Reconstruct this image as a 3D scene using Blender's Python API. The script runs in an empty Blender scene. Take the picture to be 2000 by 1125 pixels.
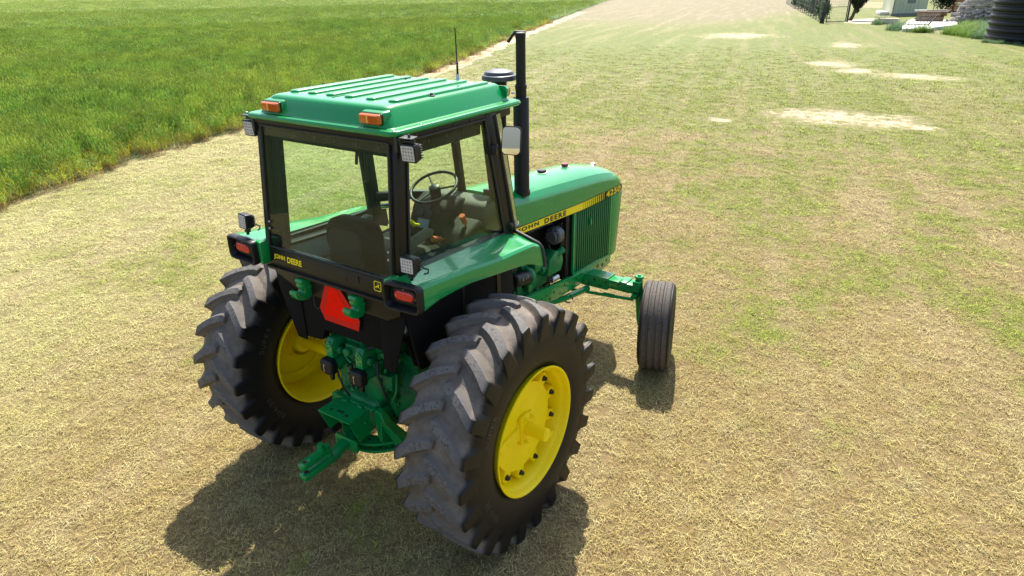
import bpy, bmesh, math, random
import numpy as np
from mathutils import Vector, Matrix

random.seed(7)
rng = np.random.default_rng(7)
scene = bpy.context.scene
COL = scene.collection
R = math.radians

# ------------------------------------------------------------------ camera
cam_data = bpy.data.cameras.new('camera')
cam = bpy.data.objects.new('camera', cam_data)
COL.objects.link(cam)
CP = Vector((3.34267, -3.22137, 3.72999))
cr = Vector((0.83215389, 0.55434078, -0.01503964)).normalized()
cu = Vector((-0.21966061, 0.35440537, 0.90892577)).normalized()
cd = Vector((-0.50918475, 0.7530625, -0.41668664)).normalized()
cam.matrix_world = Matrix(((cr.x, cu.x, -cd.x, CP.x), (cr.y, cu.y, -cd.y, CP.y), (cr.z, cu.z, -cd.z, CP.z), (0, 0, 0, 1)))
cam_data.sensor_width = 36.0
cam_data.lens = 1283.85 * 36.0 / 2000.0
cam_data.clip_end = 3000
cam_data.clip_start = 0.05
scene.camera = cam

# ------------------------------------------------------------------ light
SUN_DIR = Vector((-0.33, 0.66, 1.0)).normalized()
elev = math.asin(SUN_DIR.z)
azim = math.atan2(SUN_DIR.x, SUN_DIR.y)
world = bpy.data.worlds.new('World')
scene.world = world
world.use_nodes = True
wn = world.node_tree.nodes
sky = wn.new('ShaderNodeTexSky')
sky.sky_type = 'NISHITA'
sky.sun_disc = False
sky.sun_elevation = elev
sky.sun_rotation = azim
sky.air_density = 1.0
sky.dust_density = 2.0
bg = wn['Background']
bg.inputs['Strength'].default_value = 0.13
world.node_tree.links.new(sky.outputs[0], bg.inputs[0])
sd = bpy.data.lights.new('sun', 'SUN')
sd.energy = 4.8
sd.angle = R(0.53)
sd.color = (1.0, 0.95, 0.87)
sun = bpy.data.objects.new('sun', sd)
sun.rotation_euler = (-SUN_DIR).to_track_quat('-Z', 'Y').to_euler()
sun.location = (0, 0, 30)
COL.objects.link(sun)
scene.view_settings.view_transform = 'Standard'
scene.view_settings.look = 'None'
scene.view_settings.gamma = 1
scene.view_settings.exposure = 1.04
scene.view_settings.use_curve_mapping = False
scene.cycles.max_bounces = 8
scene.cycles.transparent_max_bounces = 16

# ------------------------------------------------------------------ materials
def mat(name, color, rough=0.5, metal=0.0, var=None, scale=8.0, amount=0.5, bump=0.0, bscale=60.0,
        coat=0.0, spec=0.5, lo=0.4, hi=0.65, sheen=0.0):
    m = bpy.data.materials.new(name)
    m.use_nodes = True
    nt = m.node_tree
    b = nt.nodes['Principled BSDF']
    b.inputs['Roughness'].default_value = rough
    b.inputs['Metallic'].default_value = metal
    b.inputs['Specular IOR Level'].default_value = spec
    b.inputs['Coat Weight'].default_value = coat
    b.inputs['Coat Roughness'].default_value = 0.06
    b.inputs['Base Color'].default_value = (*color, 1)
    tc = nt.nodes.new('ShaderNodeTexCoord')
    if var:
        n = nt.nodes.new('ShaderNodeTexNoise')
        n.inputs['Scale'].default_value = scale
        n.inputs['Detail'].default_value = 6
        n.inputs['Roughness'].default_value = 0.65
        nt.links.new(tc.outputs['Object'], n.inputs['Vector'])
        r = nt.nodes.new('ShaderNodeMapRange')
        r.inputs[1].default_value = lo
        r.inputs[2].default_value = hi
        r.inputs[4].default_value = amount
        nt.links.new(n.outputs['Fac'], r.inputs[0])
        mx = nt.nodes.new('ShaderNodeMix')
        mx.data_type = 'RGBA'
        mx.inputs[6].default_value = (*color, 1)
        mx.inputs[7].default_value = (*var, 1)
        nt.links.new(r.outputs[0], mx.inputs[0])
        nt.links.new(mx.outputs[2], b.inputs['Base Color'])
        rr = nt.nodes.new('ShaderNodeMath')
        rr.operation = 'MULTIPLY_ADD'
        rr.inputs[1].default_value = 0.18
        rr.inputs[2].default_value = rough
        nt.links.new(r.outputs[0], rr.inputs[0])
        nt.links.new(rr.outputs[0], b.inputs['Roughness'])
    if bump:
        n2 = nt.nodes.new('ShaderNodeTexNoise')
        n2.inputs['Scale'].default_value = bscale
        n2.inputs['Detail'].default_value = 4
        nt.links.new(tc.outputs['Object'], n2.inputs['Vector'])
        bp = nt.nodes.new('ShaderNodeBump')
        bp.inputs['Strength'].default_value = bump
        bp.inputs['Distance'].default_value = 0.01
        nt.links.new(n2.outputs['Fac'], bp.inputs['Height'])
        nt.links.new(bp.outputs[0], b.inputs['Normal'])
    return m

GREEN = mat('green_paint', (0.0, 0.25, 0.054), 0.25, coat=0.45, spec=0.35, var=(0.001, 0.215, 0.046), scale=3, amount=0.5)
SLATG = mat('slat_green', (0.0, 0.135, 0.034), 0.4)
CAST = mat('green_casting', (0.0, 0.20, 0.050), 0.40, var=(0.001, 0.08, 0.02), scale=11, amount=0.8, bump=0.12, bscale=90)  # dark blotches: grime that also stands in for occlusion shade
YELLOW = mat('yellow_paint', (0.95, 0.73, 0.0), 0.42, spec=0.25, var=(0.86, 0.61, 0.0), scale=6, amount=0.5)
STRIPE = mat('yellow_decal', (0.90, 0.72, 0.004), 0.45)
DECALB = mat('black_decal', (0.02, 0.014, 0.01), 0.4)
MATTE = mat('matt_black', (0.006, 0.0055, 0.005), 0.9, spec=0.2)
BLACK = mat('black_paint', (0.006, 0.0055, 0.005), 0.38, spec=0.3, var=(0.016, 0.013, 0.010), scale=5, amount=0.5, bump=0.03)
PANEL = mat('black_panel', (0.010, 0.009, 0.007), 0.36, spec=0.3, var=(0.018, 0.015, 0.011), scale=4, amount=0.6)
PLASTIC = mat('black_plastic', (0.007, 0.007, 0.008), 0.45, spec=0.35, bump=0.05, bscale=200)
TRIM = mat('rubber_trim', (0.02, 0.019, 0.018), 0.6)
STACK = mat('stack_black', (0.008, 0.0085, 0.0095), 0.5, spec=0.35, bump=0.06, bscale=120)
GREYCAP = mat('grey_cap', (0.05, 0.055, 0.07), 0.42, var=(0.09, 0.09, 0.10), scale=14)
CHROME = mat('bright_steel', (0.55, 0.55, 0.55), 0.3, metal=0.9, var=(0.25, 0.24, 0.22), scale=30)
DARKSTEEL = mat('dark_steel', (0.035, 0.035, 0.035), 0.45, metal=0.4)
ALU = mat('cast_aluminium', (0.13, 0.13, 0.13), 0.5, metal=0.5, var=(0.08, 0.08, 0.08), scale=25)
LED = mat('led_lens', (0.58, 0.58, 0.57), 0.22, var=(0.34, 0.34, 0.34), scale=70, amount=0.8)
LEDDOT = mat('led_chip', (0.20, 0.20, 0.17), 0.3)
RED = mat('red_lens', (0.62, 0.006, 0.006), 0.2, coat=0.5)
AMBER = mat('amber_lens', (0.62, 0.125, 0.001), 0.2, coat=0.4, var=(0.46, 0.085, 0.001), scale=40)
AMBERLIT = mat('amber_reflector', (0.95, 0.52, 0.02), 0.2, coat=0.6)
SMVO = mat('fluorescent_triangle', (1.0, 0.012, 0.001), 0.8, spec=0.1)
SMVR = mat('red_border_film', (0.68, 0.010, 0.006), 0.5, spec=0.2)
SEAT = mat('brown_upholstery', (0.010, 0.008, 0.006), 0.85, spec=0.2, var=(0.015, 0.012, 0.008), scale=20)
SEATIN = mat('dark_upholstery', (0.02, 0.016, 0.012), 0.85)
GREYIN = mat('grey_cab_lining', (0.33, 0.35, 0.32), 0.85, var=(0.25, 0.27, 0.25), scale=18)
BROWNIN = mat('brown_cab_trim', (0.015, 0.013, 0.010), 0.7, spec=0.3, var=(0.022, 0.019, 0.014), scale=15)
LINING = mat('dark_lining', (0.010, 0.013, 0.010), 0.8, spec=0.2, var=(0.018, 0.020, 0.015), scale=15)
ARM = mat('armrest_vinyl', (0.085, 0.078, 0.062), 0.7)
SCREEN = mat('grey_screen', (0.17, 0.21, 0.25), 0.2)
ORANGE = mat('orange_knob', (0.55, 0.10, 0.02), 0.45)
MIRROR = mat('mirror_glass', (0.86, 0.88, 0.87), 0.02, metal=1.0)
REDCAP = mat('red_cap', (0.20, 0.02, 0.02), 0.4)

def glass(name, tint, refl=0.10):
    m = bpy.data.materials.new(name)
    m.use_nodes = True
    nt = m.node_tree
    nt.nodes.remove(nt.nodes['Principled BSDF'])
    out = nt.nodes['Material Output']
    tr = nt.nodes.new('ShaderNodeBsdfTransparent')
    tr.inputs[0].default_value = (*tint, 1)
    gl = nt.nodes.new('ShaderNodeBsdfGlossy')
    gl.inputs['Roughness'].default_value = 0.01
    lw = nt.nodes.new('ShaderNodeLayerWeight')
    lw.inputs[0].default_value = 0.5
    fr = nt.nodes.new('ShaderNodeMapRange')
    fr.interpolation_type = 'SMOOTHERSTEP'
    fr.inputs[1].default_value = 0.30
    fr.inputs[2].default_value = 1.05
    fr.inputs[3].default_value = 0.02
    fr.inputs[4].default_value = 0.75
    nt.links.new(lw.outputs['Facing'], fr.inputs[0])
    mx = nt.nodes.new('ShaderNodeMixShader')
    # a thin film of dust on the outside
    df = nt.nodes.new('ShaderNodeBsdfDiffuse')
    df.inputs[0].default_value = (0.40, 0.42, 0.39, 1)
    tc = nt.nodes.new('ShaderNodeTexCoord')
    n = nt.nodes.new('ShaderNodeTexNoise')
    n.inputs['Scale'].default_value = 9
    n.inputs['Detail'].default_value = 8
    nt.links.new(tc.outputs['Object'], n.inputs['Vector'])
    mr = nt.nodes.new('ShaderNodeMapRange')
    mr.inputs[1].default_value = 0.35
    mr.inputs[2].default_value = 0.8
    mr.inputs[4].default_value = 0.014
    nt.links.new(n.outputs[0], mr.inputs[0])
    m2 = nt.nodes.new('ShaderNodeMixShader')
    nt.links.new(mr.outputs[0], m2.inputs[0])
    nt.links.new(tr.outputs[0], m2.inputs[1])
    nt.links.new(df.outputs[0], m2.inputs[2])
    nt.links.new(fr.outputs[0], mx.inputs[0])
    nt.links.new(m2.outputs[0], mx.inputs[1])
    nt.links.new(gl.outputs[0], mx.inputs[2])
    nt.links.new(mx.outputs[0], out.inputs[0])
    return m
GLASS = glass('tinted_glass', (0.90, 0.975, 0.905))

def rubber(name, r0, r1, wall, dark, grey, dust):
    """tyre rubber: dressed dark sidewall, worn dusty grey tread, lug flanks toned down for relief; by the distance from the axle"""
    m = bpy.data.materials.new(name)
    m.use_nodes = True
    nt = m.node_tree
    b = nt.nodes['Principled BSDF']
    b.inputs['Specular IOR Level'].default_value = 0.28
    tc = nt.nodes.new('ShaderNodeTexCoord')
    sp = nt.nodes.new('ShaderNodeSeparateXYZ')
    nt.links.new(tc.outputs['Object'], sp.inputs[0])
    cb = nt.nodes.new('ShaderNodeCombineXYZ')
    nt.links.new(sp.outputs[1], cb.inputs[1])
    nt.links.new(sp.outputs[2], cb.inputs[2])
    ln = nt.nodes.new('ShaderNodeVectorMath')
    ln.operation = 'LENGTH'
    nt.links.new(cb.outputs[0], ln.inputs[0])
    n = nt.nodes.new('ShaderNodeTexNoise')
    n.inputs['Scale'].default_value = 6
    n.inputs['Detail'].default_value = 8
    n.inputs['Roughness'].default_value = 0.7
    nt.links.new(tc.outputs['Object'], n.inputs['Vector'])
    nb = nt.nodes.new('ShaderNodeTexNoise')
    nb.inputs['Scale'].default_value = 45
    nb.inputs['Detail'].default_value = 6
    nb.inputs['Roughness'].default_value = 0.75
    nt.links.new(tc.outputs['Object'], nb.inputs['Vector'])
    ad = nt.nodes.new('ShaderNodeMath')
    ad.operation = 'MULTIPLY_ADD'
    ad.inputs[1].default_value = 0.09
    nt.links.new(n.outputs[0], ad.inputs[0])
    nt.links.new(ln.outputs['Value'], ad.inputs[2])
    def math_(op, a, b=None, c=None):
        q = nt.nodes.new('ShaderNodeMath')
        q.operation = op
        for i, v in enumerate((a, b, c)):
            if v is None: continue
            if isinstance(v, (int, float)): q.inputs[i].default_value = v
            else: nt.links.new(v, q.inputs[i])
        return q.outputs[0]
    def mrange(v, a, b):
        q = nt.nodes.new('ShaderNodeMapRange')
        q.interpolation_type = 'SMOOTHSTEP'
        nt.links.new(v, q.inputs[0])
        q.inputs[1].default_value, q.inputs[2].default_value = a, b
        return q.outputs[0]
    def mixc(f, a, b):
        q = nt.nodes.new('ShaderNodeMix')
        q.data_type = 'RGBA'
        nt.links.new(f, q.inputs[0])
        for i, v in ((6, a), (7, b)):
            if isinstance(v, tuple): q.inputs[i].default_value = (*v, 1)
            else: nt.links.new(v, q.inputs[i])
        return q.outputs[2]
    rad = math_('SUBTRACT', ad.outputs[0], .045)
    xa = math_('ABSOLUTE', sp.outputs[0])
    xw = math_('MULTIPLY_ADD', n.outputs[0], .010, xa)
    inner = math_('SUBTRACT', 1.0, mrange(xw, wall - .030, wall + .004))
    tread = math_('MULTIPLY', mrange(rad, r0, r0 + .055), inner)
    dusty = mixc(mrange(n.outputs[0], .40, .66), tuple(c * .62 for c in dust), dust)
    flank = mixc(mrange(rad, r1 - .035, r1 - .012), dusty, tuple(c * .80 for c in grey))  # besides wear, darker flanks put some lug relief shade into the colour
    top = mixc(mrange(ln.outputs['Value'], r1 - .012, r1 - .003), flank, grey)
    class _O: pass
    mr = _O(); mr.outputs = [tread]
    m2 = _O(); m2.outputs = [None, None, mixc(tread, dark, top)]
    pit = mrange(ln.outputs['Value'], r1 - .010, r1 - .002)
    # pitted, scuffed dark spots
    m3 = nt.nodes.new('ShaderNodeMix')
    m3.data_type = 'RGBA'
    m3.blend_type = 'MULTIPLY'
    m3.inputs[7].default_value = (0.45, 0.45, 0.46, 1)
    nt.links.new(m2.outputs[2], m3.inputs[6])
    d2 = nt.nodes.new('ShaderNodeMapRange')
    d2.inputs[1].default_value = 0.47
    d2.inputs[2].default_value = 0.60
    nt.links.new(nb.outputs[0], d2.inputs[0])
    pm = math_('MULTIPLY', d2.outputs[0], math_('MULTIPLY_ADD', pit, .85, .12))
    nt.links.new(pm, m3.inputs[0])
    nt.links.new(m3.outputs[2], b.inputs['Base Color'])
    rr = nt.nodes.new('ShaderNodeMapRange')
    rr.inputs[3].default_value = 0.5
    rr.inputs[4].default_value = 0.75
    nt.links.new(mr.outputs[0], rr.inputs[0])
    nt.links.new(rr.outputs[0], b.inputs['Roughness'])
    bp = nt.nodes.new('ShaderNodeBump')
    bp.inputs['Strength'].default_value = 0.25
    bp.inputs['Distance'].default_value = 0.006
    nt.links.new(nb.outputs[0], bp.inputs['Height'])
    nt.links.new(bp.outputs[0], b.inputs['Normal'])
    return m
RAISED = mat('raised_rubber', (0.040, 0.037, 0.034), 0.6)
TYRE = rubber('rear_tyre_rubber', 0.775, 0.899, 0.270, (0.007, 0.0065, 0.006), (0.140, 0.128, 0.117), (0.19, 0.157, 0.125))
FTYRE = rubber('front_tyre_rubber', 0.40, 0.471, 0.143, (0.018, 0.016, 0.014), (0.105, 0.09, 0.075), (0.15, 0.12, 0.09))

# ------------------------------------------------------------------ mesh helpers
class MB:
    def __init__(self):
        self.v, self.f, self.m = [], [], []

    def add(self, vs, fs, mi=0):
        o = len(self.v)
        self.v += [tuple(p) for p in vs]
        self.f += [tuple(i + o for i in f) for f in fs]
        self.m += [mi] * len(fs)
        return self

    def box(self, c, s, rot=None, mi=0):
        hx, hy, hz = s[0] / 2, s[1] / 2, s[2] / 2
        vs = [Vector((sx * hx, sy * hy, sz * hz)) for sz in (-1, 1) for sy in (-1, 1) for sx in (-1, 1)]
        if rot is not None:
            M = rot if isinstance(rot, Matrix) else Matrix.Rotation(rot[2], 3, 'Z') @ Matrix.Rotation(rot[1], 3, 'Y') @ Matrix.Rotation(rot[0], 3, 'X')
            vs = [M @ v for v in vs]
        vs = [v + Vector(c) for v in vs]
        return self.add(vs, [(0, 2, 3, 1), (4, 5, 7, 6), (0, 1, 5, 4), (2, 6, 7, 3), (0, 4, 6, 2), (1, 3, 7, 5)], mi)

    def b2(self, a, b, mi=0):
        return self.box([(a[i] + b[i]) / 2 for i in range(3)], [abs(b[i] - a[i]) for i in range(3)], None, mi)

    def prism(self, poly, axis, a0, a1, mi=0):
        def P(p, a):
            return {'x': (a, p[0], p[1]), 'y': (p[0], a, p[1]), 'z': (p[0], p[1], a)}[axis]
        n = len(poly)
        vs = [P(p, a0) for p in poly] + [P(p, a1) for p in poly]
        fs = [tuple(range(n))[::-1], tuple(range(n, 2 * n))]
        fs += [(i, (i + 1) % n, n + (i + 1) % n, n + i) for i in range(n)]
        return self.add(vs, fs, mi)

    def loft(self, rings, closed=True, cap=True, mi=0):
        n = len(rings[0])
        vs = [p for r in rings for p in r]
        fs = []
        for k in range(len(rings) - 1):
            for i in range(n if closed else n - 1):
                j = (i + 1) % n
                fs.append((k * n + i, k * n + j, (k + 1) * n + j, (k + 1) * n + i))
        if cap and closed:
            fs.append(tuple(range(n))[::-1])
            fs.append(tuple(range((len(rings) - 1) * n, len(rings) * n)))
        return self.add(vs, fs, mi)

    def tube(self, pts, r, n=8, mi=0, closed=False):
        pts = [Vector(p) for p in pts]
        k = len(pts)
        rs = r if isinstance(r, (list, tuple)) else [r] * k
        t0 = (pts[1] - pts[0]).normalized()
        a = t0.orthogonal().normalized()
        rings = []
        for i in range(k):
            if closed:
                t = (pts[(i + 1) % k] - pts[i - 1]).normalized()
            else:
                t = (pts[min(i + 1, k - 1)] - pts[max(i - 1, 0)]).normalized()
            a = (a - t * a.dot(t)).normalized()
            b = t.cross(a)
            rings.append([pts[i] + (a * math.cos(2 * math.pi * j / n) + b * math.sin(2 * math.pi * j / n)) * rs[i] for j in range(n)])
        if closed:
            rings.append(rings[0])
        return self.loft(rings, True, not closed, mi)

    def cyl(self, a, b, r, n=20, mi=0, ch=0.0):
        a, b = Vector(a), Vector(b)
        d = (b - a).normalized()
        if ch:
            return self.tube([a, a + d * ch * 0.01, a + d * ch, b - d * ch, b - d * ch * 0.01, b], [r - ch, r - ch, r, r, r - ch, r - ch], n, mi)
        return self.tube([a, b], r, n, mi)

    def lathe(self, prof, axis='x', c=(0, 0, 0), n=48, mi=0, closed=False):
        rings = []
        for k in range(n):
            t = 2 * math.pi * k / n
            ring = []
            for a, r in prof:
                q = {'x': (a, r * math.cos(t), r * math.sin(t)), 'y': (r * math.sin(t), a, r * math.cos(t)), 'z': (r * math.cos(t), r * math.sin(t), a)}[axis]
                ring.append((q[0] + c[0], q[1] + c[1], q[2] + c[2]))
            rings.append(ring)
        rings.append(rings[0])
        return self.loft(rings, closed, False, mi)

    def xf(self, fn):
        self.v = [tuple(fn(Vector(p))) for p in self.v]
        return self

    def mesh(self, name, mats, bevel=0.0, seg=2, angle=38, smooth=True, solid=0.0, weld=True, recalc=True):
        me = bpy.data.meshes.new(name)
        me.from_pydata(self.v, [], self.f)
        mats = mats if isinstance(mats, (list, tuple)) else [mats]
        for m in mats:
            me.materials.append(m)
        me.polygons.foreach_set('material_index', self.m)
        bm = bmesh.new()
        bm.from_mesh(me)
        if weld:
            bmesh.ops.remove_doubles(bm, verts=bm.verts, dist=1e-5)
        if recalc:
            bmesh.ops.recalc_face_normals(bm, faces=bm.faces)
        if solid:
            bmesh.ops.solidify(bm, geom=bm.faces[:], thickness=solid)
        if bevel:
            es = [e for e in bm.edges if len(e.link_faces) == 2 and e.calc_face_angle(0) > R(28)]
            bmesh.ops.bevel(bm, geom=es, offset=bevel, segments=seg, profile=0.5, affect='EDGES', clamp_overlap=True)
        bm.to_mesh(me)
        bm.free()
        if smooth:
            me.shade_smooth()
            me.set_sharp_from_angle(angle=R(angle))
        return me

    def build(self, name, mats, parent=None, loc=None, rot=None, **kw):
        return link(name, self.mesh(name, mats, **kw), parent, loc, rot)

def link(name, me, parent=None, loc=None, rot=None):
    o = bpy.data.objects.new(name, me)
    COL.objects.link(o)
    if parent:
        o.parent = parent
    if loc is not None:
        o.location = loc
    if rot is not None:
        o.rotation_euler = rot
    return o

def tag(o, label=None, cat=None, group=None, kind=None):
    if label: o['label'] = label
    if cat: o['category'] = cat
    if group: o['group'] = group
    if kind: o['kind'] = kind
    return o

def empty(name, loc=(0, 0, 0), parent=None, rot=None):
    return link(name, None, parent, loc, rot)

def copy_tree(o, parent=None):
    c = o.copy()
    COL.objects.link(c)
    c.parent = parent
    for ch in list(o.children):
        copy_tree(ch, c)
    return c

def rrect(hx, y0, y1, rad, z, n=5, cx=0.0):
    pts = []
    for (qx, qy, a0) in ((cx + hx - rad, y1 - rad, 0), (cx - hx + rad, y1 - rad, 90), (cx - hx + rad, y0 + rad, 180), (cx + hx - rad, y0 + rad, 270)):
        for k in range(n + 1):
            a = R(a0 + 90 * k / n)
            pts.append((qx + rad * math.cos(a), qy + rad * math.sin(a), z))
    return pts

def rr2(cx, cy, hx, hy, rad, n=5):
    pts = []
    for (qx, qy, a0) in ((cx + hx - rad, cy + hy - rad, 0), (cx - hx + rad, cy + hy - rad, 90), (cx - hx + rad, cy - hy + rad, 180), (cx + hx - rad, cy - hy + rad, 270)):
        for k in range(n + 1):
            a = R(a0 + 90 * k / n)
            pts.append((qx + rad * math.cos(a), qy + rad * math.sin(a)))
    return pts

def text_uv(s, bold=0.02, shear=0.0, space=1.0):
    """letters as a flat mesh in the unit square"""
    cu_ = bpy.data.curves.new('lettering', 'FONT')
    cu_.body = s
    cu_.offset = bold
    cu_.shear = shear
    cu_.space_character = space
    cu_.resolution_u = 4
    cu_.fill_mode = 'FRONT'
    o = bpy.data.objects.new('lettering', cu_)
    COL.objects.link(o)
    dg = bpy.context.evaluated_depsgraph_get()
    me = bpy.data.meshes.new_from_object(o.evaluated_get(dg))
    vs = np.array([v.co[:] for v in me.vertices])
    fs = [tuple(p.vertices) for p in me.polygons]
    bpy.data.objects.remove(o)
    bpy.data.curves.remove(cu_)
    bpy.data.meshes.remove(me)
    lo, hi = vs[:, :2].min(0), vs[:, :2].max(0)
    return (vs[:, :2] - lo) / (hi - lo), fs

def boolean_cut(o, cutter):
    md = o.modifiers.new('cut', 'BOOLEAN')
    md.operation = 'DIFFERENCE'
    md.object = cutter
    md.solver = 'EXACT'
    dg = bpy.context.evaluated_depsgraph_get()
    me = bpy.data.meshes.new_from_object(o.evaluated_get(dg))
    o.modifiers.clear()
    old = o.data
    o.data = me
    bpy.data.meshes.remove(old)
    bpy.data.objects.remove(cutter)
    me.shade_smooth()
    me.set_sharp_from_angle(angle=R(38))
# ================================================================== GROUND, LAWN, CROP
EDGE = [(-10.6, -12), (-11.0, -4), (-11.35, 1.3), (-12.6, 4.0), (-13.45, 6.2), (-13.9, 8.5), (-15.3, 13.2), (-17.9, 21.5), (-21.8, 30.4), (-27.6, 43), (-41.5, 76), (-74.5, 154), (-118, 260), (-260, 600), (-600, 1400)]
EX_ = [e[0] for e in EDGE]
EY_ = [e[1] for e in EDGE]
def edge_x(y): return np.interp(y, EY_, EX_)
BARE = [(0.4, 18.9, 2.6, 1.6), (-2.5, 34.2, 1.4, 2.0), (-1.1, 31.6, .9, 1.4), (1.4, 30.5, 2.0, 1.3), (-12.4, 52, 3.4, 4.0), (-3.8, 46, 1.4, 2.4), (-2.6, 16.9, .4, .45), (2.6, 18.4, .6, .5), (-6.2, 73.5, 2.5, 2.5)]

def vnode(nt, typ, **kw):
    n = nt.nodes.new(typ)
    for k, v in kw.items():
        setattr(n, k, v)
    return n

def lawn_group():
    """colour of the lawn at a place: straw, green and bare earth in patches (world position)"""
    g = bpy.data.node_groups.new('lawn_colour', 'ShaderNodeTree')
    g.interface.new_socket('Straw', in_out='OUTPUT', socket_type='NodeSocketColor')
    g.interface.new_socket('Green', in_out='OUTPUT', socket_type='NodeSocketFloat')
    g.interface.new_socket('Bare', in_out='OUTPUT', socket_type='NodeSocketFloat')
    out = g.nodes.new('NodeGroupOutput')
    geo = g.nodes.new('ShaderNodeNewGeometry')
    L = g.links.new
    def noise(scale, detail=5, rough=.6, dist=0.0):
        n = g.nodes.new('ShaderNodeTexNoise')
        n.inputs['Scale'].default_value = scale
        n.inputs['Detail'].default_value = detail
        n.inputs['Roughness'].default_value = rough
        n.inputs['Distortion'].default_value = dist
        L(geo.outputs['Position'], n.inputs['Vector'])
        return n.outputs[0]
    def math_(op, a, b=None, c=None, clamp=False):
        n = g.nodes.new('ShaderNodeMath')
        n.operation = op
        n.use_clamp = clamp
        for i, v in enumerate((a, b, c)):
            if v is None:
                continue
            if isinstance(v, (int, float)):
                n.inputs[i].default_value = v
            else:
                L(v, n.inputs[i])
        return n.outputs[0]
    def mrange(v, a, b, c=0.0, d=1.0, smooth=True):
        n = g.nodes.new('ShaderNodeMapRange')
        n.interpolation_type = 'SMOOTHSTEP' if smooth else 'LINEAR'
        L(v, n.inputs[0])
        for i, q in enumerate((a, b, c, d)):
            n.inputs[i + 1].default_value = q
        return n.outputs[0]
    def mixc(f, a, b):
        n = g.nodes.new('ShaderNodeMix')
        n.data_type = 'RGBA'
        L(f, n.inputs[0])
        for i, q in ((6, a), (7, b)):
            if isinstance(q, tuple):
                n.inputs[i].default_value = (*q, 1)
            else:
                L(q, n.inputs[i])
        return n.outputs[2]
    sp = g.nodes.new('ShaderNodeSeparateXYZ')
    L(geo.outputs['Position'], sp.inputs[0])
    x, y = sp.outputs[0], sp.outputs[1]
    n1, n2, n3, n4 = noise(.16, 4, .55), noise(.75, 6, .62), noise(3.2, 6, .65), noise(.05, 3, .5)
    # greener towards the far yard on the right, drier round the tractor, paler on the left
    far = mrange(math_('ADD', y, math_('MULTIPLY', x, .35)), 4.0, 26.0)
    near_ = mrange(math_('ADD', y, math_('MULTIPLY', x, -.25)), -5.0, 4.0)
    track = mrange(y, 46.0, 82.0)
    trackx = mrange(x, -13.0, -22.0)
    track = math_('MULTIPLY', track, trackx)
    left = mrange(math_('SUBTRACT', x, math_('MULTIPLY', y, -.12)), -1.5, -6.5)
    g1 = math_('MULTIPLY_ADD', n1, .75, math_('MULTIPLY_ADD', n2, .75, math_('MULTIPLY', n3, .35)))
    g1 = math_('ADD', g1, math_('MULTIPLY_ADD', far, .28, math_('MULTIPLY_ADD', near_, .26, -.22)))
    green = mrange(g1, .90, 1.12)
    green = math_('MULTIPLY', green, math_('MULTIPLY_ADD', track, -.8, 1.0), clamp=True)
    straw = mixc(mrange(n2, .35, .68), (.405, .308, .098), (.315, .222, .072))
    straw = mixc(mrange(n3, .45, .72), straw, (.46, .37, .16))
    straw = mixc(math_('MULTIPLY', left, .75), straw, (.55, .53, .175))
    straw = mixc(math_('MULTIPLY', far, .55), straw, (.44, .37, .145))
    straw = mixc(math_('MULTIPLY', track, .8), straw, (.37, .29, .175))
    # pale cut strip beside the crop, and mowing streaks running away
    band = mrange(math_('ADD', math_('MULTIPLY_ADD', y, .27, x), math_('MULTIPLY_ADD', n2, 5.0, -2.5)), -3.0, -9.0)
    band = math_('MULTIPLY', band, mrange(y, 34.0, 14.0))
    straw = mixc(math_('MULTIPLY', band, .85), straw, (.62, .60, .25))
    mp = g.nodes.new('ShaderNodeMapping')
    mp.vector_type = 'TEXTURE'
    mp.inputs['Rotation'].default_value = (0, 0, R(14))
    mp.inputs['Scale'].default_value = (.9, 14.0, 1)
    L(geo.outputs['Position'], mp.inputs[0])
    ns_ = g.nodes.new('ShaderNodeTexNoise')
    ns_.inputs['Scale'].default_value = 1.0
    ns_.inputs['Detail'].default_value = 3
    L(mp.outputs[0], ns_.inputs['Vector'])
    streak = math_('MULTIPLY', mrange(ns_.outputs[0], .48, .64), .45)
    straw = mixc(streak, straw, (.53, .43, .21))
    green = math_('SUBTRACT', green, math_('MULTIPLY', streak, .9), clamp=True)
    green = math_('MULTIPLY', green, math_('MULTIPLY_ADD', band, -.55, 1.0), clamp=True)
    # reddish soil showing through
    straw = mixc(math_('MULTIPLY', mrange(noise(1.7, 7, .7, .6), .60, .74), .75), straw, (.33, .165, .09))
    # bare patches
    wob = math_('MULTIPLY_ADD', n3, 3.0, math_('MULTIPLY_ADD', n2, 2.4, -2.55))
    bare = None
    for (bx, by, rx, ry) in BARE:
        dx = math_('DIVIDE', math_('SUBTRACT', x, bx), rx)
        dy = math_('DIVIDE', math_('SUBTRACT', y, by), ry)
        d = math_('SQRT', math_('ADD', math_('MULTIPLY', dx, dx), math_('MULTIPLY', dy, dy)))
        m = mrange(math_('ADD', d, wob), 1.2, .15)
        bare = m if bare is None else math_('MAXIMUM', bare, m)
    bare = math_('MULTIPLY', bare, mrange(noise(9.0, 7, .75), .36, .56))
    L(straw, out.inputs[0])
    L(green, out.inputs[1])
    L(bare, out.inputs[2])
    return g
LAWN = lawn_group()

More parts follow.
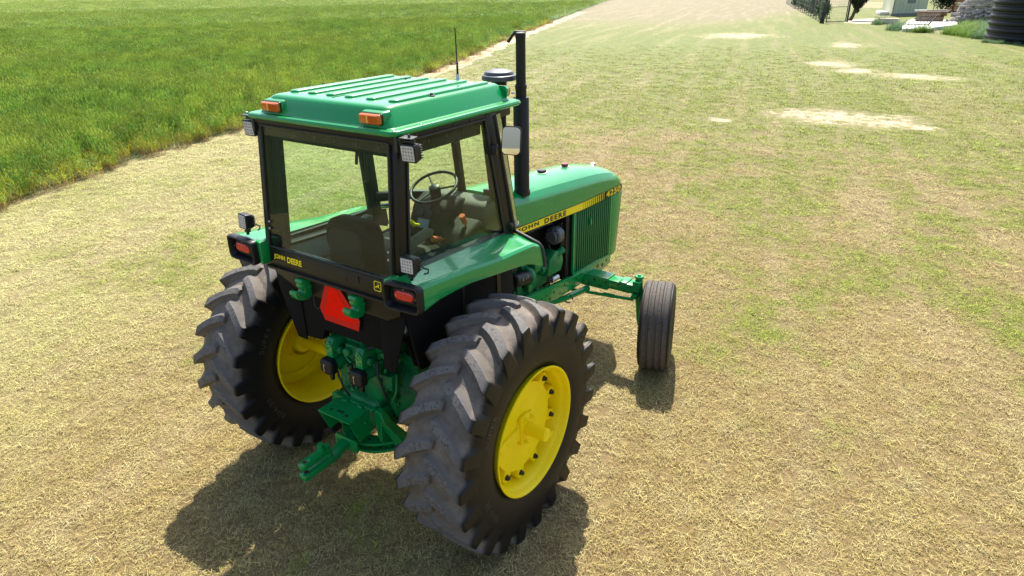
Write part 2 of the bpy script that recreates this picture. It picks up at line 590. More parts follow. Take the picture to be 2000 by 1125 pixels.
def lawn_mat(name, blade):
    m = bpy.data.materials.new(name)
    m.use_nodes = True
    nt = m.node_tree
    b = nt.nodes['Principled BSDF']
    b.inputs['Roughness'].default_value = .8
    b.inputs['Specular IOR Level'].default_value = .25
    gr = nt.nodes.new('ShaderNodeGroup')
    gr.node_tree = LAWN
    L = nt.links.new
    def mixc(f, a, c, mode='MIX'):
        n = nt.nodes.new('ShaderNodeMix')
        n.data_type = 'RGBA'
        n.blend_type = mode
        if isinstance(f, float): n.inputs[0].default_value = f
        else: L(f, n.inputs[0])
        for i, q in ((6, a), (7, c)):
            if isinstance(q, tuple): n.inputs[i].default_value = (*q, 1)
            else: L(q, n.inputs[i])
        return n.outputs[2]
    geo = nt.nodes.new('ShaderNodeNewGeometry')
    if blade:
        oi = nt.nodes.new('ShaderNodeObjectInfo')
        ad = nt.nodes.new('ShaderNodeMath')
        ad.operation = 'MULTIPLY_ADD'
        ad.inputs[1].default_value = 1.1
        L(gr.outputs['Green'], ad.inputs[0])
        isl = geo.outputs['Random Per Island']
        s2 = nt.nodes.new('ShaderNodeMath')
        s2.operation = 'MULTIPLY_ADD'
        s2.inputs[1].default_value = .55
        s2.inputs[2].default_value = -.36
        L(isl, s2.inputs[0])
        L(s2.outputs[0], ad.inputs[2])
        ad.use_clamp = True
        gcol = mixc(isl, (.17, .235, .02), (.32, .38, .038))
        scol = mixc(oi.outputs['Random'], gr.outputs['Straw'], (.53, .45, .22))
        sh = mixc(.55, gr.outputs['Straw'], scol)
        col = mixc(ad.outputs[0], sh, gcol)
        dk = nt.nodes.new('ShaderNodeMapRange')
        dk.inputs[3].default_value = .55
        dk.inputs[4].default_value = 1.35
        L(isl, dk.inputs[0])
        hs = nt.nodes.new('ShaderNodeHueSaturation')
        L(dk.outputs[0], hs.inputs['Value'])
        L(col, hs.inputs['Color'])
        col = hs.outputs[0]
        bb = nt.nodes.new('ShaderNodeMix')
        bb.data_type = 'RGBA'
        L(gr.outputs['Bare'], bb.inputs[0])
        L(col, bb.inputs[6])
        bb.inputs[7].default_value = (.54, .435, .28, 1)
        col = bb.outputs[2]
    else:
        n = nt.nodes.new('ShaderNodeTexNoise')
        n.inputs['Scale'].default_value = 26
        n.inputs['Detail'].default_value = 8
        n.inputs['Roughness'].default_value = .75
        L(geo.outputs['Position'], n.inputs['Vector'])
        n2 = nt.nodes.new('ShaderNodeTexNoise')
        n2.inputs['Scale'].default_value = 5.5
        n2.inputs['Detail'].default_value = 8
        n2.inputs['Roughness'].default_value = .75
        mp = nt.nodes.new('ShaderNodeMapping')
        mp.inputs['Scale'].default_value = (1, .55, 1)
        L(geo.outputs['Position'], mp.inputs[0])
        L(mp.outputs[0], n2.inputs['Vector'])
        gcol = mixc(n2.outputs[0], (.17, .225, .025), (.32, .36, .05))
        col = mixc(gr.outputs['Green'], gr.outputs['Straw'], gcol)
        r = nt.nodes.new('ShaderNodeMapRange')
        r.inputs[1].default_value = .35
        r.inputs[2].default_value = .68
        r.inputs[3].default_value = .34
        r.inputs[4].default_value = .74  # value kept low: self-shadow of the grass put into the sheet colour
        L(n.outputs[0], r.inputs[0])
        r2 = nt.nodes.new('ShaderNodeMapRange')
        r2.inputs[1].default_value = .35
        r2.inputs[2].default_value = .66
        r2.inputs[3].default_value = .62
        r2.inputs[4].default_value = 1.22
        L(n2.outputs[0], r2.inputs[0])
        n5 = nt.nodes.new('ShaderNodeTexNoise')
        n5.inputs['Scale'].default_value = 1.5
        n5.inputs['Detail'].default_value = 6
        n5.inputs['Roughness'].default_value = .7
        L(geo.outputs['Position'], n5.inputs['Vector'])
        r5 = nt.nodes.new('ShaderNodeMapRange')
        r5.inputs[1].default_value = .36
        r5.inputs[2].default_value = .64
        r5.inputs[3].default_value = .74
        r5.inputs[4].default_value = 1.24
        L(n5.outputs[0], r5.inputs[0])
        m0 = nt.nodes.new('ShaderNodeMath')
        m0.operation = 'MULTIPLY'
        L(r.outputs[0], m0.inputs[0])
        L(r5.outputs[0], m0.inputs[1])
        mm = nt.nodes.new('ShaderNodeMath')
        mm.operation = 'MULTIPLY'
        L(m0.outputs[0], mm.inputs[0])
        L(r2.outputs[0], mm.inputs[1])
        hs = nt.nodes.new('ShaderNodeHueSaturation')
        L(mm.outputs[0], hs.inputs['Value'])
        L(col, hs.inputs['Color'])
        # dark thatch where the real blades stand on it
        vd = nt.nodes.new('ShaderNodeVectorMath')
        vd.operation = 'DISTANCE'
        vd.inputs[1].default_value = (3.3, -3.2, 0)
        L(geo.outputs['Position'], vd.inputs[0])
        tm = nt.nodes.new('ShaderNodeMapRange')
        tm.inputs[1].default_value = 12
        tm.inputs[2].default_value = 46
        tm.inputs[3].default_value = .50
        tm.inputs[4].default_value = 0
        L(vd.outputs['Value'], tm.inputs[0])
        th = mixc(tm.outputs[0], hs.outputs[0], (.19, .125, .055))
        bb = nt.nodes.new('ShaderNodeMix')
        bb.data_type = 'RGBA'
        L(gr.outputs['Bare'], bb.inputs[0])
        L(th, bb.inputs[6])
        bb.inputs[7].default_value = (.54, .435, .285, 1)
        col = bb.outputs[2]
        bp = nt.nodes.new('ShaderNodeBump')
        bp.inputs['Strength'].default_value = .7
        bp.inputs['Distance'].default_value = .03
        L(n.outputs[0], bp.inputs['Height'])
        L(bp.outputs[0], b.inputs['Normal'])
    L(col, b.inputs['Base Color'])
    return m
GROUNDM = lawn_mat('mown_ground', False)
BLADEM = lawn_mat('mown_blades', True)

gm = MB()
gm.add([(-1200, -80, 0), (1200, -80, 0), (1200, 1600, 0), (-1200, 1600, 0)], [(0, 1, 2, 3)])
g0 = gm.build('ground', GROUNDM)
tag(g0, kind='structure')

# crop ground under the stalks
SOIL = mat('crop_soil', (.055, .085, .016), .95, var=(.035, .06, .012), scale=1.2, amount=1.0)
fd = MB()
ys = [-30] + EY_[1:]
vs = [(float(edge_x(y)) - .45, y, .004) for y in ys] + [(-1195, y, .004) for y in ys]
n = len(ys)
fd.add(vs, [(i, i + 1, n + i + 1, n + i) for i in range(n - 1)])
fo = fd.build('field_ground', SOIL)
tag(fo, kind='structure')
# worn earth strip between lawn and crop
EARTH = mat('bare_earth', (.50, .36, .24), .95, var=(.38, .25, .16), scale=2.5, amount=1.0, bump=.4, bscale=12)
ds = MB()
vs, fs = [], []
for i, y in enumerate(np.linspace(17.5, 95, 90)):
    w = .9 * math.sin(min(1, (y - 17.5) / 10) * math.pi / 2) + .35 * math.sin(y * 1.3) * .5 + .25 * math.sin(y * 3.1 + 1) * .5
    w = max(.08, w) * (1 + (y - 17) * .006)
    vs += [(float(edge_x(y)) - .2, y, .006), (float(edge_x(y)) + w, y, .006)]
    if i:
        o = 2 * i
        fs.append((o - 2, o - 1, o + 1, o))
ds.add(vs, fs)
so_ = ds.build('dirt_strip', EARTH)
tag(so_, kind='structure')

# ------------------------------------------------------------------ scattered growth (geometry nodes on real points)
PROTO = bpy.data.collections.new('growth_sources')     # never linked to the scene
def proto(name, mb, mats, **kw):
    me = mb.mesh(name, mats, **kw)
    c = bpy.data.collections.new(name + '_source')
    o = bpy.data.objects.new(name + '_source', me)
    c.objects.link(o)
    return o

def scatter(name, pts, rot, scl, protos, idx):
    """one object whose points each carry one of the source clumps"""
    me = bpy.data.meshes.new(name)
    me.vertices.add(len(pts))
    me.vertices.foreach_set('co', np.asarray(pts, dtype=np.float32).ravel())
    a = me.attributes.new('turn', 'FLOAT_VECTOR', 'POINT')
    a.data.foreach_set('vector', np.asarray(rot, dtype=np.float32).ravel())
    a = me.attributes.new('size', 'FLOAT_VECTOR', 'POINT')
    a.data.foreach_set('vector', np.asarray(scl, dtype=np.float32).ravel())
    a = me.attributes.new('pick', 'INT', 'POINT')
    a.data.foreach_set('value', np.asarray(idx, dtype=np.int32))
    o = link(name, me)
    ng = bpy.data.node_groups.new(name, 'GeometryNodeTree')
    ng.interface.new_socket('Geometry', in_out='INPUT', socket_type='NodeSocketGeometry')
    ng.interface.new_socket('Geometry', in_out='OUTPUT', socket_type='NodeSocketGeometry')
    gi, go = ng.nodes.new('NodeGroupInput'), ng.nodes.new('NodeGroupOutput')
    jn = ng.nodes.new('GeometryNodeJoinGeometry')
    def attr(nm, t):
        q = ng.nodes.new('GeometryNodeInputNamedAttribute')
        q.data_type = t
        q.inputs[0].default_value = nm
        return q.outputs[0]
    tn, sz, pk = attr('turn', 'FLOAT_VECTOR'), attr('size', 'FLOAT_VECTOR'), attr('pick', 'INT')
    for k, p in enumerate(protos):
        oi = ng.nodes.new('GeometryNodeObjectInfo')
        oi.inputs[0].default_value = p
        oi.inputs[1].default_value = True
        cm = ng.nodes.new('FunctionNodeCompare')
        cm.data_type = 'INT'
        cm.operation = 'EQUAL'
        ng.links.new(pk, cm.inputs[2])
        cm.inputs[3].default_value = k
        ip_ = ng.nodes.new('GeometryNodeInstanceOnPoints')
        ng.links.new(gi.outputs[0], ip_.inputs['Points'])
        ng.links.new(cm.outputs[0], ip_.inputs['Selection'])
        ng.links.new(oi.outputs['Geometry'], ip_.inputs['Instance'])
        er = ng.nodes.new('FunctionNodeEulerToRotation')
        ng.links.new(tn, er.inputs[0])
        ng.links.new(er.outputs[0], ip_.inputs['Rotation'])
        ng.links.new(sz, ip_.inputs['Scale'])
        ng.links.new(ip_.outputs[0], jn.inputs[0])
    ng.links.new(jn.outputs[0], go.inputs[0])
    md = o.modifiers.new('growth', 'NODES')
    md.node_group = ng
    tag(o, kind='stuff')
    return o

def seen(P, mx=260, my=260):
    """which ground points lie in or near the picture (generous margin)"""
    D = np.asarray(P) - np.array(CP)
    z = D @ np.array(cd)
    zz = np.maximum(z, .1)
    u = 1000 + 1283.85 * (D @ np.array(cr)) / zz
    v = 562 - 1283.85 * (D @ np.array(cu)) / zz
    return (z > .5) & (u > -mx) & (u < 2000 + mx) & (v > -my) & (v < 1125 + my), np.linalg.norm(D, axis=1)

def blade(mb, base, yaw, lean, length, width, curl, segs=2, mi=0):
    d = Vector((math.cos(yaw), math.sin(yaw), 0))
    s = Vector((-d.y, d.x, 0))
    p = Vector(base)
    vs, fs = [], []
    a = lean
    for k in range(segs + 1):
        w = width * (1 - .85 * k / segs) / 2
        vs += [p + s * w, p - s * w]
        if k:
            o = 2 * k
            fs.append((o - 2, o - 1, o + 1, o))
        p = p + (d * math.sin(a) + Vector((0, 0, math.cos(a)))) * (length / segs)
        a += curl
    mb.add(vs, fs, mi)

lawn_protos = []
for k in range(6):
    m = MB()
    for i in range(26):
        r_, a_ = .075 * math.sqrt(random.random()), random.uniform(0, 6.28)
        flat = random.random() < .45
        blade(m, (r_ * math.cos(a_), r_ * math.sin(a_), .001 if not flat else random.uniform(.004, .018)), random.uniform(0, 6.28), random.uniform(1.2, 1.5) if flat else random.uniform(.2, 1.0), random.uniform(.03, .075) if flat else random.uniform(.018, .042), random.uniform(.0022, .0042), .15 if flat else random.uniform(.1, .5), 2)
    lawn_protos.append(proto('lawn_clump', m, BLADEM, smooth=False, weld=False, recalc=False))

def ring_points(d0, d1, dens, filt, amin=-math.pi, jitter=True):
    """random ground points between two distances from the camera, uniform density, kept where in view"""
    area = math.pi * (d1 * d1 - d0 * d0)
    n = int(area * dens)
    rr = np.sqrt(rng.uniform(d0 * d0, d1 * d1, n))
    th = rng.uniform(0, 2 * math.pi, n)
    P = np.stack([CP.x + rr * np.cos(th), CP.y + rr * np.sin(th), np.zeros(n)], 1)
    P = P[P[:, 1] > -14]
    ok, _ = seen(P)
    P = P[ok]
    return P[filt(P)]

def on_lawn(P):
    ok = P[:, 0] > edge_x(P[:, 1]) + .05
    for (bx, by, rx, ry) in BARE:
        d = ((P[:, 0] - bx) / rx) ** 2 + ((P[:, 1] - by) / ry) ** 2
        ok &= (d > .9) | (rng.uniform(0, 1, len(P)) < .15)
    return ok
LP, LS = [], []
for (d0, d1, dens, s) in ((1.5, 7.5, 330, 1.0), (7.5, 11, 210, 1.15), (11, 17, 110, 1.5), (17, 28, 38, 2.2), (28, 48, 11, 3.4)):
    p = ring_points(d0, d1, dens, on_lawn)
    if d1 == 48:      # thin out towards the end of the blades
        dl = np.linalg.norm(p[:, :2] - np.array([CP.x, CP.y]), axis=1)
        p = p[rng.uniform(0, 1, len(p)) < np.clip((49 - dl) / 18, 0, 1)]
    LP.append(p)
    LS.append(np.full(len(p), s))
LP, LS = np.concatenate(LP), np.concatenate(LS)
n = len(LP)
sc3 = np.stack([LS, LS, np.minimum(LS, 1.0 + (LS - 1) * .45)], 1) * rng.uniform(.75, 1.25, (n, 1))
rot = np.stack([rng.normal(0, .06, n), rng.normal(0, .06, n), rng.uniform(0, 6.28, n)], 1)
scatter('lawn_grass', LP, rot, sc3, lawn_protos, rng.integers(0, 6, n))

# ------------------------------------------------------------------ the standing crop
def crop_mat(name, c1, c2, c3):
    m = bpy.data.materials.new(name)
    m.use_nodes = True
    nt = m.node_tree
    b = nt.nodes['Principled BSDF']
    b.inputs['Roughness'].default_value = .55
    b.inputs['Specular IOR Level'].default_value = .3
    L = nt.links.new
    geo = nt.nodes.new('ShaderNodeNewGeometry')
    n = nt.nodes.new('ShaderNodeTexNoise')
    n.inputs['Scale'].default_value = .13
    n.inputs['Detail'].default_value = 5
    n.inputs['Roughness'].default_value = .6
    L(geo.outputs['Position'], n.inputs['Vector'])
    r = nt.nodes.new('ShaderNodeMapRange')
    r.inputs[1].default_value = .38
    r.inputs[2].default_value = .64
    L(n.outputs[0], r.inputs[0])
    mx = nt.nodes.new('ShaderNodeMix')
    mx.data_type = 'RGBA'
    L(r.outputs[0], mx.inputs[0])
    mx.inputs[6].default_value = (*c1, 1)
    mx.inputs[7].default_value = (*c2, 1)
    oi = nt.nodes.new('ShaderNodeObjectInfo')
    m2 = nt.nodes.new('ShaderNodeMix')
    m2.data_type = 'RGBA'
    md = nt.nodes.new('ShaderNodeMath')
    md.operation = 'MULTIPLY'
    md.inputs[1].default_value = .55
    L(geo.outputs['Random Per Island'], md.inputs[0])
    L(md.outputs[0], m2.inputs[0])
    L(mx.outputs[2], m2.inputs[6])
    m2.inputs[7].default_value = (*c3, 1)
    hv = nt.nodes.new('ShaderNodeMapRange')
    hv.inputs[3].default_value = .74
    hv.inputs[4].default_value = 1.34
    L(oi.outputs['Random'], hv.inputs[0])
    hs = nt.nodes.new('ShaderNodeHueSaturation')
    L(hv.outputs[0], hs.inputs['Value'])
    L(m2.outputs[2], hs.inputs['Color'])
    m2 = hs
    L(hs.outputs[0], b.inputs['Base Color'])
    # light passing through thin leaves
    tl = nt.nodes.new('ShaderNodeBsdfTranslucent')
    L(m2.outputs[0], tl.inputs[0])
    ms = nt.nodes.new('ShaderNodeMixShader')
    ms.inputs[0].default_value = .42
    L(b.outputs[0], ms.inputs[1])
    L(tl.outputs[0], ms.inputs[2])
    L(ms.outputs[0], nt.nodes['Material Output'].inputs[0])
    return m
LEAF = crop_mat('crop_leaf', (.072, .250, .032), (.165, .32, .044), (.30, .39, .055))
HEAD = crop_mat('crop_head', (.30, .44, .065), (.48, .53, .10), (.55, .54, .13))
YEL = crop_mat('crop_yellowing', (.34, .36, .025), (.48, .38, .03), (.26, .33, .03))
DRY = crop_mat('crop_dry', (.30, .19, .09), (.24, .13, .07), (.42, .31, .16))
def crop_clump(kind):
    m = MB()
    ns = 34 if kind != 'far' else 26
    rad = .21
    for i in range(ns):
        r_, a_ = rad * math.sqrt(random.random()), random.uniform(0, 6.28)
        bx, by = r_ * math.cos(a_), r_ * math.sin(a_)
        H = random.gauss(.64, .09) if kind != 'edge' else random.uniform(.38, .64)
        yaw = random.uniform(0, 6.28)
        ln = random.uniform(.02, .20) if kind != 'edge' else random.uniform(.03, .28)
        low = 3 if kind == 'edge' else 2
        if kind == 'edge':
            mi_s = 2 if random.random() < .8 else 3
        else:
            mi_s = 0
        d = Vector((math.cos(yaw), math.sin(yaw), 0))
        up = (d * math.sin(ln) + Vector((0, 0, math.cos(ln))))
        s = Vector((-d.y, d.x, 0)) * .0030
        b0 = Vector((bx, by, 0))
        tip = b0 + up * H
        if kind != 'far':
            mid = b0 + up * H * .4
            s2 = up.cross(s.normalized()) * .003
            m.add([b0 + s, b0 - s, mid - s, mid + s], [(0, 1, 2, 3)], low)
            m.add([mid + s, mid - s, tip - s * .5, tip + s * .5], [(0, 1, 2, 3)], mi_s)
        for q in range(3 if kind != 'far' else 2):
            t = (.30 + .24 * q + random.uniform(-.07, .07)) if kind != 'far' else random.uniform(.5, .85)
            if kind == 'edge':
                mi_l = random.choice((2, 2, 2, 0, 0)) if t > .38 else random.choice((3, 3, 2))
            else:
                mi_l = 0 if t > .34 or random.random() < .3 else 2
            blade(m, b0 + up * H * t, random.uniform(0, 6.28), random.uniform(.2, .75), random.uniform(.14, .26), random.uniform(.008, .014), random.uniform(.15, .5), 3, mi_l)
        if random.random() < (.85 if kind != 'edge' else .5):
            hl = random.uniform(.085, .13)
            w = .0135
            e_ = up
            sx_, sy_ = Vector((1, 0, 0)) * w, Vector((0, 1, 0)) * w
            c0 = tip + e_ * hl * .45
            mi_h = 1 if kind != 'edge' or random.random() < .4 else 2
            m.add([tip, c0 + sx_, c0 + sy_, c0 - sx_, c0 - sy_, tip + e_ * hl], [(0, 1, 2), (0, 2, 3), (0, 3, 4), (0, 4, 1), (5, 2, 1), (5, 3, 2), (5, 4, 3), (5, 1, 4)], mi_h)
            for q in range(2):
                blade(m, c0, random.uniform(0, 6.28), random.uniform(.1, .4), random.uniform(.06, .10), .002, .1, 1, mi_h)
    return m
CM = [LEAF, HEAD, YEL, DRY]
crop_protos = [proto('crop_clump', crop_clump('mid'), CM, smooth=False, weld=False, recalc=False) for _ in range(4)]
edge_protos = [proto('edge_clump', crop_clump('edge'), CM, smooth=False, weld=False, recalc=False) for _ in range(3)]
far_protos = [proto('far_clump', crop_clump('far'), CM, smooth=False, weld=False, recalc=False) for _ in range(3)]
def in_crop(P):
    w = .18 * np.sin(P[:, 1] * 2.3) + .10 * np.sin(P[:, 1] * 6.1 + 1)
    return P[:, 0] < edge_x(P[:, 1]) - .10 + w
CPn, CS, CI = [], [], []
for (d0, d1, dens, s) in ((8, 26, 11, 1.0), (26, 45, 6.5, 1.25), (45, 80, 2.8, 1.9), (80, 150, 1.1, 3.2), (150, 330, .26, 6.5), (330, 640, .07, 13.0)):
    p = ring_points(d0, d1, dens, in_crop)
    dist = edge_x(p[:, 1]) - p[:, 0]
    CPn.append(p)
    sxy = np.full(len(p), s)
    # shorter growth in the first half metre
    hz_ = 1.0 - .35 * np.exp(-(np.maximum(dist, 0) / .7) ** 2)
    large = np.sin(p[:, 0] * .21 + 1.3 * np.sin(p[:, 1] * .13)) * np.sin(p[:, 1] * .17 + .7)
    hz_ = hz_ * (1 + .07 * large) * rng.uniform(.72, 1.18, len(p))
    CS.append(np.stack([sxy, sxy, hz_ * (1 + (s - 1) * .03)], 1))
    e_ = (dist < .35 + .9 * rng.uniform(0, 1, len(p)) ** 2) & (d1 <= 80)
    base = rng.integers(0, 4, len(p)) if d1 <= 80 else rng.integers(7, 10, len(p))
    CI.append(np.where(e_, rng.integers(4, 7, len(p)), base))
CPn, CS, CI = np.concatenate(CPn), np.concatenate(CS), np.concatenate(CI)
n = len(CPn)
rot = np.stack([rng.normal(0, .05, n), rng.normal(0, .05, n), rng.uniform(0, 6.28, n)], 1)
scatter('crop', CPn, rot, CS, crop_protos + edge_protos + far_protos, CI)
print('lawn', len(LP), 'crop', n)

# ================================================================== TRACTOR (forward +y, right +x, rear axle at y = 0)
tractor = empty('tractor', (0, 0, 0))
tag(tractor, 'green and yellow two wheel drive farm tractor with closed cab parked on dry mown grass', 'tractor')
T = tractor
I = np.interp

# ---------------- rear wheels
TX, AZ = 1.089, 0.882
def tyre_profile():
    h = [(0.0, .858), (.06, .857), (.12, .853), (.18, .842), (.225, .820), (.25, .790), (.264, .75), (.271, .70), (.272, .64), (.268, .58), (.255, .525), (.24, .49), (.225, .468)]
    return [(-u, r) for u, r in h[::-1]] + h[1:]
def carc(u):
    return I(u, [0, .06, .12, .18, .225, .25, .264, .272], [.846, .845, .842, .832, .812, .785, .75, .71])
def rear_tyre_mesh():
    m = MB()
    m.lathe(tyre_profile(), 'x', n=120)
    NL = 23
    pitch = 2 * math.pi / NL
    # stations: axial u, base radius, top radius, half width of the worn top, steep lower flank, long upper flank
    ST = [(-.026, .848, .884, .020, .050, .070), (.002, .850, .896, .027, .056, .100), (.05, .849, .899, .029, .058, .118), (.10, .846, .899, .030, .060, .126), (.155, .840, .897, .032, .062, .130), (.205, .824, .893, .035, .066, .126), (.243, .792, .887, .038, .070, .112)]
    def theta(u):
        u = max(u, 0)
        return -.03 + .42 * u + 1.25 * u * u
    for side in (1, -1):
        for k in range(NL):
            t0 = k * pitch + (0 if side > 0 else pitch / 2)
            jit = rng.normal(0, .003)
            rings = []
            for (u, rb, rt, wt, wb, wl) in ST:
                th = theta(u) + t0
                prof = []
                for (w, rad, uu) in ((-wl, rb, u), (-wt - (wl - wt) * .48, rb + (rt - rb) * .26, u), (-wt - (wl - wt) * .17, rb + (rt - rb) * .70, u), (-wt * .95, rt - .0005, u), (wt * .9, rt, u), (wt, rt - .003, u), (wt * 1.2, rb + (rt - rb) * .5, u), (wb, rb, u)):
                    a = th + w / .87 + (jit if rad > rb + .02 else 0)
                    prof.append((side * uu, rad, a))
                rings.append(prof)
            # shoulder wrap: buttress runs down the sidewall
            thS = theta(.252) + t0
            for (ut, rt, ub, rb, wt, wb, wl) in ((.2665, .880, .25, .775, .040, .072, .100), (.2725, .872, .258, .755, .042, .072, .094), (.2740, .83, .266, .735, .046, .072, .088), (.2742, .78, .2700, .715, .052, .072, .084), (.2735, .735, .2712, .70, .062, .072, .080), (.2722, .70, .2715, .685, .068, .070, .074)):
                prof = []
                for (w, f) in ((-wl, 0), (-wt - (wl - wt) * .48, .3), (-wt - (wl - wt) * .17, .74), (-wt * .95, 1), (wt * .9, 1), (wt, .96), (wt * 1.2, .5), (wb, 0)):
                    a = thS + w / .87
                    prof.append((side * (ub + (ut - ub) * f), rb + (rt - rb) * f, a))
                rings.append(prof)
            # angle 0 = top, growing backwards when the wheel is seen rolling forward (+y)
            R3 = [[(u, -r * math.sin(a), r * math.cos(a)) for (u, r, a) in ring] for ring in rings]
            m.loft(R3, closed=False, cap=False)
            m.add(R3[0], [tuple(range(8))])
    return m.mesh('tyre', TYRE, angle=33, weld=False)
tyre_me = rear_tyre_mesh()

def rim_mesh():
    m = MB()
    pr = [(.225, .463), (.25, .474), (.262, .481), (.270, .480), (.271, .470), (.262, .462), (.245, .455), (.225, .451), (.215, .443), (.20, .432), (.15, .425), (.10, .418), (.05, .405), (-.06, .405), (-.12, .415), (-.17, .430), (-.20, .440), (-.225, .451), (-.245, .455), (-.262, .462), (-.271, .470), (-.270, .480), (-.262, .481), (-.25, .474), (-.225, .463)]
    m.lathe(pr, 'x', n=96)
    m.lathe([(.075, .412), (.075, .350), (.085, .345), (.095, .350), (.095, .414)], 'x', n=72, closed=False)
    m.lathe([(.085, .348), (.10, .330), (.136, .328)], 'x', n=72)
    return m.mesh('rim', YELLOW, angle=30)
rim_me = rim_mesh()
BA = [R(a) for a in (46, 15, -16, -69, -99, -130, 166, 135, 105)]
def disc_obj(parent):
    m = MB()
    poly = []
    for k in range(240):
        a = 2 * math.pi * k / 240
        d = min(abs((a - b + math.pi) % (2 * math.pi) - math.pi) for b in BA)
        r = .335 + .057 * (1 - min(1, max(0, (d - .085) / .045)))
        poly.append((r * math.cos(a), r * math.sin(a)))
    m.prism(poly, 'x', .134, .158)
    o = m.build('wheel_disc', YELLOW, parent, bevel=.003, seg=1)
    # oval lightening holes
    c = MB()
    for a, rr in ((-1, .30), (-84, .30), (120, .30)):
        ca, sa = math.cos(R(a)), math.sin(R(a))
        pts = [(rr + .022 * math.cos(t), .036 * math.sin(t)) for t in np.linspace(0, 2 * math.pi, 17)[:-1]]
        c.prism([(p[0] * ca - p[1] * sa, p[0] * sa + p[1] * ca) for p in pts], 'x', .09, .2)
    for a, rr in ((75, .20), (195, .20), (-45, .2)):
        ca, sa = math.cos(R(a)), math.sin(R(a))
        pts = [(rr + .02 * math.cos(t), .02 * math.sin(t)) for t in np.linspace(0, 2 * math.pi, 13)[:-1]]
        c.prism([(p[0] * ca - p[1] * sa, p[0] * sa + p[1] * ca) for p in pts], 'x', .09, .2)
    boolean_cut(o, c.build('cutter', YELLOW))
    return o

def hub_mesh():
    m = MB()
    m.lathe([(.0, .13), (.05, .13), (.10, .125), (.132, .12)], 'x', n=40)
    m.lathe([(.155, .115), (.168, .112), (.172, .10), (.172, .0)], 'x', n=40)
    # split clamp round the axle
    m.prism(rr2(-.02, 0, .060, .12, .03), 'x', .160, .188)
    m.prism(rr2(.045, .045, .05, .055, .02), 'x', .160, .180)
    for (y, z) in ((-.03, .095), (-.03, -.095), (.055, .075), (.055, -.005)):
        m.cyl((.17, y, z), (.205, y, z), .017, 6)
        m.cyl((.17, y, z), (.222, y, z), .009, 8)
    # radial rib towards the rear
    m.prism([(-.07, .05), (-.30, .035), (-.315, .02), (-.315, -.03), (-.30, -.045), (-.07, -.06)], 'x', .155, .178)
    m.cyl((.15, -.225, -.003), (.182, -.225, -.003), .016, 12)
    # inner side: sleeve and webs
    m.lathe([(.134, .16), (.118, .165), (.06, .105), (-.02, .095), (-.02, .05)], 'x', n=40)
    for k in range(3):
        a = R(30 + 120 * k)
        m.cyl((.08, .12 * math.cos(a), .12 * math.sin(a)), (.134, .12 * math.cos(a), .12 * math.sin(a)), .03, 12)
    # valve bracket and welded stop
    m.box((.20, .30, -.235), (.03, .05, .03), (R(40), 0, 0))
    return m.mesh('hub', YELLOW, bevel=.003, seg=1)
hub_me = hub_mesh()
def axle_mesh():
    m = MB()
    m.tube([(-.62, 0, 0), (.345, 0, 0), (.352, 0, 0)], [.048, .048, .043], 32)
    m.tube([(.352, 0, 0), (.3521, 0, 0)], [.036, .036], 24)
    m.tube([(.332, 0, 0), (.338, 0, 0)], [.0495, .0495], 32)
    return m.mesh('axle_bar', YELLOW, angle=30)
axle_me = axle_mesh()
bolt_m = MB()
bolt_m.cyl((.156, 0, 0), (.166, 0, 0), .022, 14)
bolt_m.cyl((.16, 0, 0), (.185, 0, 0), .0185, 6)
bolt_m.cyl((.17, 0, 0), (.193, 0, 0), .008, 10)
bolt_me = bolt_m.mesh('wheel_bolt', DARKSTEEL)
lug_m = MB()
lug_m.prism([(-.04, -.042), (.03, -.035), (.045, 0), (.03, .035), (-.04, .042), (-.03, 0)], 'x', .100, .164)
lug_me = lug_m.mesh('clamp_lug', YELLOW, bevel=.002, seg=1)

def rear_wheel(side):
    w = empty('rear_wheel', (side * TX, 0, AZ), T)
    link('tyre', tyre_me, w)
    z = 0 if side > 0 else math.pi
    for nm, me in (('rim', rim_me), ('hub', hub_me), ('axle_bar', axle_me)):
        link(nm, me, w, rot=(0, 0, z))
    if side > 0:
        rear_wheel.disc = disc_obj(w)
    else:
        link('wheel_disc', rear_wheel.disc.data, w, rot=(0, 0, z))
    for a in BA:
        for nm, me in (('wheel_bolt', bolt_me), ('clamp_lug', lug_me)):
            o = link(nm, me, w)
            c, s = .372 * math.cos(a), .372 * math.sin(a)
            if side > 0:
                o.location = (0, c, s)
                o.rotation_euler = (a, 0, 0)
            else:
                o.location = (0, -c, s)
                o.rotation_euler = (a, 0, math.pi)
    v = MB()
    v.tube([(-.19, .33, -.27), (-.23, .325, -.262), (-.25, .32, -.258)], [.011, .009, .006], 10)
    v.build('valve_stem', CHROME, w, loc=(0, 0, 0), rot=(0 if side > 0 else R(150), 0, z))
    # raised lettering on the sidewalls
    L = MB()
    def arc_text(s, r, a0, h, u, flip):
        adv = 0
        for chx in s:
            if chx != ' ':
                uv, fs = text_uv(chx, .01)
                wd = h * (.35 if chx in '1-.I' else .75)
                vs = []
                for (p, q) in uv:
                    t = (adv + p * wd) / r
                    rad = r + (q - .5) * h * (.25 if chx == '-' else 1)
                    ang = a0 + (t if flip else -t)
                    vs.append((u, rad * math.cos(ang), rad * math.sin(ang)))
                L.add(vs, fs)
                adv += wd + h * .3
            else:
                adv += h * .7
    for u, flip in ((.2735 * 1.003, False), (-.2735 * 1.003, True)):
        # read from outside (u>0) or from the inside
        arc_text('SUPER', .655, R(158 if flip is False else 22 + 90), .045, u, flip)
        arc_text('18.4-38', .645, R(218 if flip is False else 162), .045, u, flip)
        arc_text('TRACTION', .655, R(65 if flip is False else -70), .04, u, flip)
    L.build('raised_lettering', RAISED, w, smooth=False, recalc=False)
    return w
rear_wheel(1)
rear_wheel(-1)

